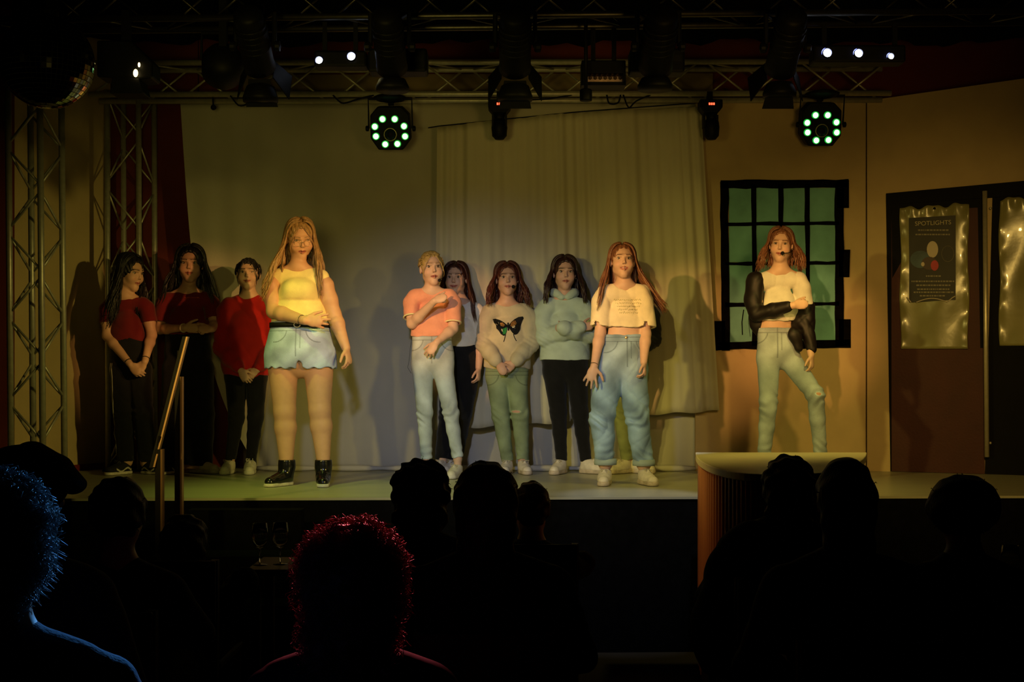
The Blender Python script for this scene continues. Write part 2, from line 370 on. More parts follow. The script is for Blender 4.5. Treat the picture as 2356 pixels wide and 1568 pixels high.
for r in ([(1926,414),(1953,414),(1953,478),(1926,478)],[(1930,574),(1956,574),(1954,637),(1930,637)],[(1930,734),(1957,734),(1957,794),(1930,796)],[(1644,738),(1668,738),(1668,804),(1646,806)]):
    mb.prism([flat_pt(x,y,.009) for x,y in r][::-1], (0,-.005,0))
wbuild(mb, 'window_frame', FRM)
for x in (1734,1796,1857): mb = MB(); strip(mb, (x,424), (x+2,795), 10, .8); wbuild(mb, 'glazing_bar', FRM)
for y in (515,606,700): mb = MB(); strip(mb, (1668,y+1), (1930,y-2), 8, .8); wbuild(mb, 'glazing_bar', FRM)
mb = MB(); mb.tube([flat_pt(1711,712,.009), flat_pt(1707,740,.009), flat_pt(1708,770,.009)], .004, 5); mb.tube([flat_pt(1723,712,.009), flat_pt(1722,740,.009), flat_pt(1726,774,.009)], .0015, 5); wbuild(mb, 'paint_drip', FRM)
# doors on the angled flat
e = nrm_(np.array(XY(2500,YR(2500)))-np.array(XY(1994,9.36))); EN = np.array((-e[1]*-1, -e[0]))*1.0; EN = np.array((e[1], -e[0]))
if EN[1] > 0: EN = -EN
def RP(px, py, off=0.0):
    y = YR(px); p = W(px, py, y); return np.array((p[0]+EN[0]*off, p[1]+EN[1]*off, p[2]))
def rprism(mb, pts, o0, th): 
    P = [RP(x,y,o0) for x,y in pts]; return mb.prism(P[::-1], (EN[0]*th, EN[1]*th, 0))
DOORP = mat('door_oxblood', (.055,.010,.008), .6, var=.15, vscale=6, bump=.1); DBLK = mat('door_black', (.003,.0025,.0025), .6, var=.3, spec=.08)
zf = lambda px: HZ+.707*FPX/YR(px)-1.0
fr = MB(); rprism(fr, [(2040,446),(2500,404),(2500,440),(2040,472)], .004, .03); rprism(fr, [(2040,470),(2052,470),(2052,zf(2052)),(2050,zf(2050))], .004, .028); 
o = struct('door_1', fr, DBLK)
def door(name, x0, x1, x0b, x1b, ytop0, ytop1, m):
    mb = MB(); rprism(mb, [(x0,ytop0),(x1,ytop1),(x1b,zf(x1b)),(x0b,zf(x0b))], .006, .02); o = struct(name, mb, m); return o
d1 = door('door_2', 2052, 2262, 2052, 2266, 468, 449, DOORP); d2 = door('door_3', 2284, 2480, 2266.5, 2480, 447, 430, DBLK)
mb = MB(); rprism(mb, [(2052,469),(2262,450),(2262,478),(2076,486),(2076,600),(2054,640)], .0265, .003); o = mb.build('door_edge', DBLK, d1)
mb = MB(); rprism(mb, [(2250,478),(2262,478),(2264,800),(2256,800)], .0265, .003); o = mb.build('door_edge', DBLK, d1)
# long steel pull handle
t0 = RP(2267,443,.085); t1 = RP(2272,1049,.085); hd = empty('door_handle', tuple(t1), 'long vertical steel bar handle on the dark double doors', 'door handle')
def hbuild(mb, name, m, par, smooth=True): L = np.array(par.location); mb.v = [tuple(np.array(p)-L) for p in mb.v]; return mb.build(name, m, par, smooth)
hbuild(MB().tube([t0,t1], .0165, 16), 'handle_bar', STEEL, hd)
for py in (482,1020):
    t = (py-443)/606; p = t0*(1-t)+t1*t; q = p-np.array((EN[0]*.06,EN[1]*.06,0)); hbuild(MB().tube([p,q], .009, 10), 'handle_bracket', STEEL, hd)
    mb = MB(); s_ = RP(2279,py-2,.03); sphere_mb(mb, s_, .010); hbuild(mb, 'handle_knob', STEEL, hd)
# plastic sleeves with the poster
PLAST = mat('clear_plastic_sleeve', (.26,.24,.10), .24, var=.25, vscale=3, spec=.5, bump=.15, bscale=9); PLAST.node_tree.nodes['Principled BSDF'].inputs['Coat Weight'].default_value = .2
def sleeve(x0, x1, y0l, y0r, y1, label, seed):
    rg = np.random.default_rng(seed); n, m = 40, 60; v = []; ph = rg.random(8)*6
    for j in range(m+1):
        for i in range(n+1):
            s, t = i/n, j/m; px_ = x0+(x1-x0)*s; py_ = (y0l+(y0r-y0l)*s)*(1-t)+y1*t+(3.5*math.sin(s*17+ph[0])+2*math.sin(s*31+ph[1]))*(1-t)**8; px_ += 2.0*math.sin(t*11+ph[2])*(1 if s > .5 else -1)*abs(2*s-1)**3
            w = .0045*math.sin(s*9+t*4+ph[3])+.004*math.sin(t*14+s*5+ph[4])+.006*math.exp(-((t-.03)/.04)**2)*math.sin(s*30+ph[5])+.006*math.exp(-((abs(2*s-1)-1)/.12)**2)*math.sin(t*34+ph[6])
            v.append(RP(px_, py_, .034+.008+w))
    f = [(j*(n+1)+i, (j+1)*(n+1)+i, (j+1)*(n+1)+i+1, j*(n+1)+i+1) for j in range(m) for i in range(n)]
    N = len(v); v2 = [p-np.array((EN[0],EN[1],0))*.008 for p in v]; f += [tuple(N+k for k in q[::-1]) for q in f]
    rim = [i for i in range(n)]+[(j)*(n+1)+n for j in range(m)]+[m*(n+1)+n-i for i in range(n)]+[(m-j)*(n+1) for j in range(m)]
    f += [(rim[i], rim[(i+1)%len(rim)], N+rim[(i+1)%len(rim)], N+rim[i]) for i in range(len(rim))]
    o = MB().add(v+v2, f).build('poster_sleeve', PLAST, smooth=True); return tag(o, label, 'poster sleeve', 'plastic sleeves on the doors')
sl1 = sleeve(2073,2229,481,470,802, 'clear plastic sleeve holding a dark poster on the oxblood left door', 1)
sl2 = sleeve(2300,2462,459,450,795, 'empty crumpled plastic sleeve on the black right door, cut by the frame', 2)
po = empty('poster', tuple(RP(2146,690,.05)), 'dark show poster headed SPOTLIGHTS inside the plastic sleeve', 'poster')
def pbuild(mb, name, m): return hbuild(mb, name, m, po, False)
mb = MB(); rprism(mb, [(2093,503),(2200,497),(2200,690),(2094,696)], .052, .003); pbuild(mb, 'poster_sheet', mat('poster_print', (.018,.016,.014), .5, var=.5, vscale=5))
def disc(name, cx, cy, rx, ry, m, off, n=20, ring=0):
    mb = MB()
    if ring: mb.tube([RP(cx+rx*math.cos(t), cy+ry*math.sin(t), off) for t in np.linspace(0,6.283,n+1)], ring, 5, False)
    else: rprism(mb, [(cx+rx*math.cos(t), cy+ry*math.sin(t)) for t in np.linspace(0,6.283,n+1)[:-1]], off, .0015)
    return pbuild(mb, name, m)
PG = mat('poster_pale', (.50,.42,.32), .5); PB = mat('poster_blue', (.05,.09,.12), .5, var=.4); PR = mat('poster_red', (.45,.03,.04), .5, var=.4); PT = mat('poster_text', (.22,.19,.13), .5); PD = mat('poster_shade', (.06,.035,.03), .5)
disc('poster_patch', 2120, 598, 24, 20, PB, .056); disc('poster_figure', 2147, 575, 13, 19, PG, .0565); disc('poster_figure', 2140, 607, 18, 15, PD, .058); disc('poster_figure', 2152, 612, 9, 12, PR, .060); disc('poster_figure', 2125, 609, 4, 5, PG, .060); disc('poster_ring', 2182, 585, 14, 18, PT, .057, 28, .0012)
ang = math.atan2(e[1], e[0])
def ptext(txt, px_, py_, size, m, off=.057):
    cu = bpy.data.curves.new('poster_lettering', 'FONT'); cu.body = txt; cu.size = size; cu.extrude = .0008; cu.align_x = 'CENTER'; cu.align_y = 'CENTER'
    t = bpy.data.objects.new('tmp', cu); C.objects.link(t); dg = bpy.context.evaluated_depsgraph_get(); me = bpy.data.meshes.new_from_object(t.evaluated_get(dg)); bpy.data.objects.remove(t)
    me.materials.clear(); o = link('poster_lettering', me, m, po); o.location = Vector(RP(px_,py_,off))-po.location; o.rotation_euler = (math.pi/2,0,ang); return o
ptext('SPOTLIGHTS', 2148, 515, .044, mat('poster_title', (.42,.36,.22), .5))
for k, (y_, w_) in enumerate(((531,66),(541,78),(636,30),(648,96),(657,74),(666,70),(673,86),(681,58))):
    mb = MB(); rg = np.random.default_rng(k); x_ = 2147-w_/2
    while x_ < 2147+w_/2:
        q = 2+rg.random()*5; rprism(mb, [(x_,y_-1.6),(x_+q,y_-1.6),(x_+q,y_+1.6),(x_,y_+1.6)], .0565, .001); x_ += q+1.6
    pbuild(mb, 'poster_small_print', PT)
mb = MB(); mb.tube([RP(2110+t*72, 694-9*math.sin(t*3.14)+2, .062) for t in np.linspace(0,1,14)], .0035, 6); mb.tube([RP(2183,694,.062), RP(2192,686,.062), RP(2199,682,.062)], .004, 6); mb.tube([RP(2088,684,.062), RP(2098,696,.062)], .004, 6); pbuild(mb, 'curled_paper_edge', PG)
# ------------------------------------------------------------------ people
SKIN = mat('skin', (.6,.4,.3), .5, var=.05, vscale=30, attr=True, spec=.35)
EYEM = mat('eye', (.8,.8,.78), .2, attr=True, spec=.5)
HAIRM = {}
def hairmat(c):
    if c not in HAIRM: HAIRM[c] = mat('hair_%d' % len(HAIRM), c, .42, var=.45, vscale=60, stretch=(1,1,.12), spec=.5, bump=.5, bscale=120)
    return HAIRM[c]
def rotm(yaw, pitch, roll):
    return np.array((Matrix.Rotation(math.radians(yaw),3,'Z') @ Matrix.Rotation(math.radians(pitch),3,'X') @ Matrix.Rotation(math.radians(roll),3,'Y')))
class Head:
    def __init__(s, c, sc, yaw, pitch=0, roll=0): s.c = np.array(c); s.s = sc; s.R = rotm(yaw, pitch, roll)
    def w(s, p): return s.c+s.s*(s.R@np.array(p, float))
    def loc(s, P): return ((P-s.c)@s.R)/s.s
    def vec(s, p): return s.R@np.array(p, float)
def head_sdf(F, H, smile=0, wide=1.0, mouth=0):
    S = H.s; RL = H.R.T
    def e(c, r, k=.01, op='add'): F.ell(H.w(c), np.array(r)*S, RL, k*S, op)
    def c(a, b, ra, rb, k=.01, op='add', sq=None): F.cone(H.w(a), H.w(b), ra*S, rb*S, k*S, sq, op)
    e((0,.018,.032), (.074*wide,.094,.086), .01)
    e((0,-.030,-.018), (.062*wide,.062,.082), .03)
    c((-.042*wide,-.012,-.058), (0,-.058,-.092), .022, .020, .03); c((.042*wide,-.012,-.058), (0,-.058,-.092), .022, .020, .03)
    e((0,-.066,-.094), (.020,.016,.015), .02)
    for q in (-1,1):
        e((q*.036*wide,-.058,-.030), (.028,.027,.026), .025)
        e((q*.031,-.094,.013), (.0165,.013,.011), .012, 'sub')
        c((q*.012,-.088,.031), (q*.044,-.076,.032), .008, .006, .014)
        e((q*.0088,-.094,-.0215), (.0062,.008,.0055), .006)
        e((q*.0765*wide,.012,-.004), (.009,.018,.030), .008)
    c((0,-.086,.020), (0,-.1025,-.0155), .0058, .0088, .010)
    zo = .004; yl = -.092; m = .024+.008*smile
    for q in (-1,1):
        c((0,yl-.001,-.0525+zo), (q*m,yl+.014,-.054+zo+.006*smile), .0046, .002, .006)
        c((0,yl-.000,-.0655+zo-mouth*.006), (q*m*.85,yl+.014,-.060+zo+.005*smile), .0058, .002, .007)
    c((-m,yl+.004,-.0585+zo+.005*smile), (m,yl+.004,-.0585+zo+.005*smile), .0022+.003*mouth, .0022+.003*mouth, .003, 'sub')
def head_paint(V, H, col, skin, brow, lip=(.55,.16,.13), smile=0, mouth=0):
    P = H.loc(V); x, y, z = np.abs(P[:,0]), P[:,1], P[:,2]; near = (y < -.035)&(np.abs(z) < .12)&(x < .09)
    def mixc(m, c):
        m = (np.clip(m,0,1)*near)[:,None]; col[:] = col*(1-m)+np.array(c)*m
    lipm = 1-np.hypot(x/(.028+.007*smile), (z+.055-.0055*smile*(x/.024)**2+mouth*.003)/(.0098+mouth*.004))
    mixc(lipm*5, lip)
    mixc(1.25-np.abs(z+.0548-.0055*smile*(x/.022)**2)/.0034-np.maximum(0,(x-.022)/.004), (.12,.02,.02))
    if mouth: mixc((1.2-np.hypot(x/.014,(z+.0545)/(.0016+.0014*mouth)))*3, (.8,.76,.7) if smile else (.1,.02,.02))
    mixc((1-np.abs(z-.0355+.10*(x-.032)**2/.02)/.0038)*2.2*(x > .011)*(x < .05), brow)
    mixc((1-np.hypot((x-.031)/.019,(z-.016)/.010))*1.2*.6, np.array(skin)*.45)
    mixc((1-np.hypot((x-.0065)/.0038,(z+.0275)/.0032))*2, (.12,.04,.03))
    mixc((1-np.hypot((x-.042)/.022,(z+.026)/.02))*.5, (skin[0]*1.05, skin[1]*.72, skin[2]*.72))
def eyes(H, F, par, yawlook=0, closed=0, pitchlook=0):
    for q in (-1,1):
        yy = -.07
        for t in np.arange(-.115,-.055,.001):
            if F.at(H.w((q*.031,t,.012))) < 0: yy = t; break
        c0 = np.array((q*.031, yy+.0035, .0125)); v = []; f = []; n, m = 16, 10; o = 1-.5*closed
        R3 = np.array((.0158,.0074,.0076*o))
        for j in range(m+1):
            for i in range(n):
                a = math.pi*j/m; t = 2*math.pi*i/n; v.append(c0+R3*np.array([math.sin(a)*math.cos(t), -math.cos(a), math.sin(a)*math.sin(t)]))
        for j in range(m):
            for i in range(n): f.append((j*n+i, j*n+(i+1)%n, (j+1)*n+(i+1)%n, (j+1)*n+i))
        v = np.array(v); d = np.hypot(v[:,0]-c0[0]-.004*yawlook, v[:,2]-c0[2]+.002*pitchlook)
        col = np.where((d < .0076)[:,None], np.array((.05,.03,.02)), np.array((.50,.46,.40)))
        k = len(v)
        arc = [c0+np.array((t*.0168, -.0070+.0065*t*t, .0077*o*(1-t*t)+.0012-.001*abs(t))) for t in np.linspace(-1,1,9)]
        lv, lf = tube(arc, [.0006,.0014,.0018,.002,.002,.002,.0018,.0014,.0006], 6)
        arc = [c0+np.array((t*.0158, -.0062+.006*t*t, -.0072*o*(1-t*t))) for t in np.linspace(-1,1,9)]
        lw, lg = tube(arc, .0008, 5)
        V = np.concatenate([v, np.array(lv), np.array(lw)]); f += [tuple(i+k for i in g) for g in lf]+[tuple(i+k+len(lv) for i in g) for g in lg]
        col = np.concatenate([col, np.full((len(lv)+len(lw),3), .015)])
        V = np.array([H.w(p) for p in V])-np.array(par.location)
        me = mesh_np('eye', V, polys=f); set_col(me, col); link('eye', me, EYEM, par)
def limb(F, pts, rs, k=.015): F.chain(pts, rs, k)
def hand(F, w, d, n, l, curl=.35, spread=.25, s=1.0, thumb=.5, curls=None, tips=None):
    d = nrm(d); n = np.array(n, float); n = nrm(n-d*n.dot(d)); l = np.array(l, float); l = nrm(l-d*l.dot(d)-n*l.dot(n)); w = np.array(w)
    R = np.array([d,l,n])
    F.cone(w-d*.015, w+d*.02, .021*s, .022*s, .01, (n,.75)); F.ell(w+d*.048*s, (.045*s,.036*s,.0145*s), R, .010)
    F.cone(w+d*.03*s+l*.0*s, w+d*.075*s, .022*s, .032*s, .008, (n,.42))
    off = (.028,.0095,-.0095,-.027); ln = (.068,.076,.070,.055)
    for i in range(4):
        c = curls[i] if curls is not None else curl+.08*i
        b = w+d*(.078-.006*abs(i-1.3))*s+l*off[i]*s; a = spread*(1.5-i)*.35; q = nrm(d*math.cos(a)+l*math.sin(a)); ang = 0; r = .0088*s
        for j, fr in enumerate((.45,.31,.24)):
            ang += c*(.9 if j == 0 else 1.1); dd = q*math.cos(ang)+n*math.sin(ang); e = b+dd*ln[i]*fr*s
            F.cone(b, e, r, r*.92, .003); b = e; r *= .92
    b = w+d*.022*s+l*.024*s; dd = nrm(d*(.75-.3*thumb)+l*(.25+.65*thumb)+n*.35)
    e = b+dd*.036*s; F.cone(b, e, .0125*s, .0105*s, .008)
    dd = nrm(dd*.8+d*.5+n*.15); e2 = e+dd*.028*s; F.cone(e, e2, .0105*s, .009*s, .003); dd = nrm(dd+d*.2); F.cone(e2, e2+dd*.02*s, .009*s, .0078*s, .003)

SHOE = {}
def shoe_meshes(kind):
    if kind in SHOE: return SHOE[kind]
    F = Field((-.06,-.19,-.01), (.06,.09,.20), .004); G = Field((-.065,-.195,-.012), (.065,.095,.06), .004)
    chunky = kind in ('sneaker','cream'); so = .030 if chunky else .022
    F.chain([(0,.045,.035),(0,.0,.045),(0,-.06,.036),(.004,-.125,.030)], [.034,.036,.036,.034], .03, ((0,0,1),.95))
    F.cone((0,-.02,.05), (0,.035,.075), .034, .032, .03)
    if kind == 'boot': F.chain([(0,.03,.06),(0,.04,.12),(0,.04,.165)], [.048,.052,.055], .02); F.cut((0,0,.165),(0,0,-1))
    else:
        F.cone((0,.02,.07), (0,.036,.095), .032, .033, .02); F.cut((0,0,.096),(0,-.25,-1))
        F.cone((0,-.035,.09), (0,-.05,.085), .012, .010, .01)     # tongue
        F.cone((0,.036,.08), (0,.036,.14), .024, .028, .004, None, 'sub')
    F.cut((0,0,so*.8),(0,0,1))
    G.chain([(0,.045,so*.5),(0,-.02,so*.5),(.003,-.125,so*.5)], [.040,.039,.039], .02); G.cut((0,0,so),(0,0,-1)); G.cut((0,0,0),(0,0,1))
    v, q = F.mesh(); v = smooth_np(v, q, 2); a = mesh_np('shoe_upper', v, q)
    if kind == 'vans':
        col = np.full((len(v),3), .012); z = .035+.012*np.sin((v[:,1]+.02)*55)+.12*np.maximum(0,(v[:,1]+.0)); col[(np.abs(v[:,2]-z) < .006)&(v[:,1] > -.09)] = (.6,.58,.5); set_col(a, col)
    v, q = G.mesh(); v = smooth_np(v, q, 1); b = mesh_np('shoe_sole', v, q)
    mb = MB()
    for i in range(6 if kind == 'boot' else 4):
        if kind == 'boot': z = .068+.018*i; y = -.040+.022*min(i,2)+.003*i; w = .016
        else: z = .088-.010*i; y = -.032-.018*i; w = .018
        mb.tube([(-w,y,z-.003),(0,y-.012,z+.006),(w,y,z-.003)], .0028, 5)
    if kind != 'boot': mb.tube([(-.004,-.04,.1),(-.03,-.05,.105),(-.02,-.06,.09),(0,-.045,.1),(.03,-.055,.1),(.02,-.07,.085)], .0022, 5)
    SHOE[kind] = (a, b, mb); return SHOE[kind]
SH_M = {'sneaker': mat('shoe_leather_white', (.72,.66,.55), .55, var=.12, vscale=30), 'cream': mat('shoe_leather_cream', (.75,.68,.58), .55, var=.15, vscale=30),
        'boot': mat('boot_patent', (.008,.008,.009), .18, spec=.7, var=.2), 'vans': mat('canvas_black', (.02,.02,.02), .8, attr=True)}
SOLE_M = mat('rubber_white', (.66,.62,.54), .6, var=.2, vscale=40); SOLE_C = mat('rubber_cream', (.55,.46,.36), .6, var=.25, vscale=40); LACE_M = mat('laces', (.55,.5,.4), .8); LACE_D = mat('laces_dark', (.05,.05,.05), .6)
LACEMESH = {}
def place_shoe(kind, ank, yaw, par, s=1.0, z0=None):
    a, b, mb = shoe_meshes(kind)
    if not a.materials: a.materials.append(SH_M[kind]); b.materials.append(SOLE_C if kind == 'cream' else SOLE_M)
    if kind not in LACEMESH:
        LACEMESH[kind] = mesh_np('laces', mb.v, polys=mb.f); LACEMESH[kind].materials.append(LACE_D if kind in ('boot','vans') else LACE_M)
    th = math.radians(yaw); off = Matrix.Rotation(th,3,'Z') @ Vector((0,.036*s,0))
    u = bpy.data.objects.new('shoe', a); C.objects.link(u); u.parent = par
    P = np.array(par.location); u.location = (ank[0]-off.x-P[0], ank[1]-off.y-P[1], (ST if z0 is None else z0)+.002-P[2]); u.rotation_euler.z = th; u.scale = (s,s,s)
    for n, me in (('sole', b), ('laces', LACEMESH[kind])):
        c = bpy.data.objects.new(n, me); C.objects.link(c); c.parent = u
    return u

def grad(Fs, p):
    e = .006; g = np.zeros((len(p),3))
    for a in range(3):
        q = p.copy(); q[:,a] += e; r = p.copy(); r[:,a] -= e
        g[:,a] = np.min([F.at(q) for F in Fs],0)-np.min([F.at(r) for F in Fs],0)
    return g/(np.linalg.norm(g,axis=1,keepdims=True)+1e-6)
def make_hair(par, H, Fs, col, length=.35, n=150, front=.5, wave=.004, tie=None, drift=(0,0), part=0, vol=1.0, fringe=0, rad=.0065, out=.0, name='hair', seed=1, low=None, frontx=.0):
    rg = np.random.default_rng(seed); S = H.s; RL = H.R.T
    lo = H.c-np.array((.16,.16,.20))*S; F = Field(lo, H.c+np.array((.16,.16,.17))*S, .0045)
    F.ell(H.w((0,.020,.030)), np.array((.083,.104,.097))*S*vol, RL, .01)
    if not tie: F.cone(H.w((0,.045,-.01)), H.w((0,.055,-.13)), .070*S*vol, .068*S, .02, (H.vec((0,1,0)),.6))
    F.ell(H.w((0,-.118,-.040)), np.array((.074,.080,.129))*S, RL, .012, 'sub'); F.ell(H.w((0,-.110,.033)), np.array((.061,.080,.064))*S, RL, .01, 'sub')
    F.ell(H.w((0,-.060,-.075)), np.array((.090 if tie else .064,.085,.085))*S, RL, .012, 'sub')
    if tie: F.ell(H.w((0,.0,-.10)), np.array((.1,.12,.072))*S, RL, .012, 'sub')
    F.folds(lambda x,y,z: .0022*np.sin((x-H.c[0])*230+8*np.sin((z-H.c[2])*14))+.0015*np.sin((y-H.c[1])*260+5*np.sin(z*20)))
    V, Q = F.mesh(); V = list(map(tuple, V)); PL = [tuple(q) for q in Q]
    locks = []
    def add_lock(P, r): locks.append((P, r))
    if not tie:
        for i in range(n):
            sd = -1 if i % 2 else 1; u = rg.random(); y0 = -.044+.134*u**.8; s = math.sqrt(max(.05, 1-((y0-.02)/.112)**2))
            px = part+.004*rg.standard_normal(); pts = []
            yend = .3*y0-.008+.06*max(0,u-.4); rr = (1.02+.07*rg.random())*vol
            for t in np.linspace(.06,1,9):
                a = t*math.pi/2*1.02
                x = px*(1-t)+sd*.086*rr*(s*.25+.75 if t > .5 else s)*math.sin(a) if False else px*(1-t)+sd*.086*rr*((1-t)*s+t*max(s,.93))*math.sin(a)**.8
                z = .030+.099*rr*((1-t)*s+t*1.0)*math.cos(a)
                pts.append(H.w((x, y0*(1-t**1.5)+yend*t**1.5, z)))
            Lk = length*(.86+.22*rg.random()); m = 15; p = pts[-1].copy(); isf = rg.random() < (front if y0 < .03 else front*.25)
            ox = sd*(out+.02*rg.random()); ph = rg.random()*6
            for j in range(1, m+1):
                t = j/m; q = p+np.array((0,0,-Lk*t)); sx = sd if True else 1
                q[0] += ox*min(1,t*2)+(drift[0] if sd < 0 else drift[1])*t**2+wave*math.sin(ph+t*11)*min(1,t*3)+(frontx*sd*t if isf else 0)
                q[1] += (-.075 if isf else .05)*min(1,t*1.6)+wave*math.cos(ph+t*9)
                pts.append(q)
            add_lock(np.array(pts), rad*(.7+.6*rg.random())*S)
        for i in range(n//3):       # back
            a = math.pi*(rg.random()-.5)*1.0; pts = []
            for t in np.linspace(.1,1,7):
                th = t*math.pi/2; pts.append(H.w((math.sin(a)*.086*vol*math.sin(th), .02+math.cos(a)*.106*vol*math.sin(th), .03+.10*vol*math.cos(th))))
            p = pts[-1]; Lk = length*(.85+.2*rg.random())
            for j in range(1,16):
                t = j/15; pts.append(p+np.array((.02*math.sin(a)*t+wave*math.sin(i+t*10), .01*t, -Lk*t)))
            add_lock(np.array(pts), rad*(.8+.5*rg.random())*S)
    else:
        for i in range(n):          # swept back to the tie
            a = rg.random()*2*math.pi; e = .25+.75*rg.random(); p0 = np.array((.084*math.cos(a)*e, .0+.0, 0)); 
            th = rg.random()*math.pi*.9; az = (rg.random()-.5)*math.pi*1.15
            tp = np.array(tie['at']); pts = []
            st = np.array((.083*math.sin(az), .02-.100*math.cos(az), .030+.05*rg.random()))
            if -math.cos(az) < -.6: st[2] = .082+.02*rg.random(); st[1] = .02-.066; st[0] *= .6
            for t in np.linspace(0,1,10):
                p = st*(1-t)+tp*t; c0 = np.array((0,.02,.03)); d = (p-c0)/np.array((.086,.107,.100)); d /= max(1e-6, np.linalg.norm(d)); rr = 1.0+.03*rg.random() if t < .9 else 1.0
                pts.append(H.w(c0+d*np.array((.086,.107,.100))*vol*rr))
            add_lock(np.array(pts), rad*.8*S)
        if tie.get('tail'):
            for i in range(40):
                pts = []; p = H.w(tie['at']); a = rg.random()*6.28; r = .014*rg.random()**.5
                for t in np.linspace(0,1,12):
                    pts.append(p+np.array(tie['dir'])*t+np.array((math.cos(a)*r, math.sin(a)*r, 0))*(1-.5*t)+np.array((.004*math.sin(t*14+i),0,0)))
                add_lock(np.array(pts), .004)
    for j in range(fringe):         # wisps over the forehead and temples
        sd = 1 if j % 2 else -1; pts = []; L2 = .10+.07*rg.random(); x0 = .012+.02*rg.random()
        for t in np.linspace(0,1,10):
            pts.append(H.w((sd*(x0+(.062-x0)*min(1,t*1.5)**.8), -.082-.010*math.sin(t*3)+.03*t, .10-(L2+.04)*t)))
        add_lock(np.array(pts), .0028)
    if locks:
        allp = np.concatenate([l[0] for l in locks])
        for _ in range(4):
            d = np.min([f.at(allp) for f in Fs],0); m = d < .010
            if m.any(): allp[m] += grad(Fs, allp[m])*(np.clip(.013-d[m],0,.05))[:,None]
        k = 0
        for P, r in locks:
            Pn = allp[k:k+len(P)].copy(); k += len(P)
            if low is not None: Pn = Pn
            Pn[1:-1] = .5*Pn[1:-1]+.25*(Pn[:-2]+Pn[2:])
            t = np.linspace(0,1,len(P)); v, f = tube(Pn, r*np.minimum(1,.5+t*3)*np.clip((1.03-t)*3.2,.12,1), 5, True)
            b = len(V); V += [tuple(p) for p in v]; PL += [tuple(i+b for i in q) for q in f]
    V = np.array(V)-np.array(par.location)
    return link(name, mesh_np(name, V, polys=PL), hairmat(col), par)

def fabric(name, col, **k): return mat(name, col, k.pop('rough',.85), var=k.pop('var',.12), vscale=k.pop('vscale',14), bump=k.pop('bump',.25), bscale=k.pop('bscale',300), spec=.15, sheen=.15, **k)
def from_field(name, F, m, par, sm=2, paint=None):
    V, Q = F.mesh(); V = smooth_np(V, Q, sm); me = mesh_np(name, V-np.array(par.location), Q)
    if paint is not None: set_col(me, paint(V))
    return link(name, me, m, par)
def folds(amp, seed, kx=26, kz=9, dirx=1):
    a, b, c = np.random.default_rng(seed).random(3)*6
    return lambda x,y,z: amp*((1-np.abs(np.sin(x*kx*.6*dirx+a+1.3*np.sin(z*kz+b)+y*9+z*5)))**2*1.3+.5*(1-np.abs(np.sin(x*kx*.9-z*12+c+1.2*np.sin(z*kz*1.7))))**2-.5)
def band(F_or_c, c, ax, R, r, m, name, par, sq=1.0, n=28, depthax=(0,1,0)):
    ax = nrm(ax); d = np.array(depthax, float); d = nrm(d-ax*d.dot(ax)); l = np.cross(ax, d)
    P = [np.array(c)+R*(math.cos(t)*l+sq*math.sin(t)*d) for t in np.linspace(0, 2*math.pi, n+1)]
    mb = MB(); mb.tube(P, r, 6, False); o = mb.build(name, m, par, True, loc=(0,0,0)); 
    for v in o.data.vertices: v.co -= Vector(par.location)
    return o

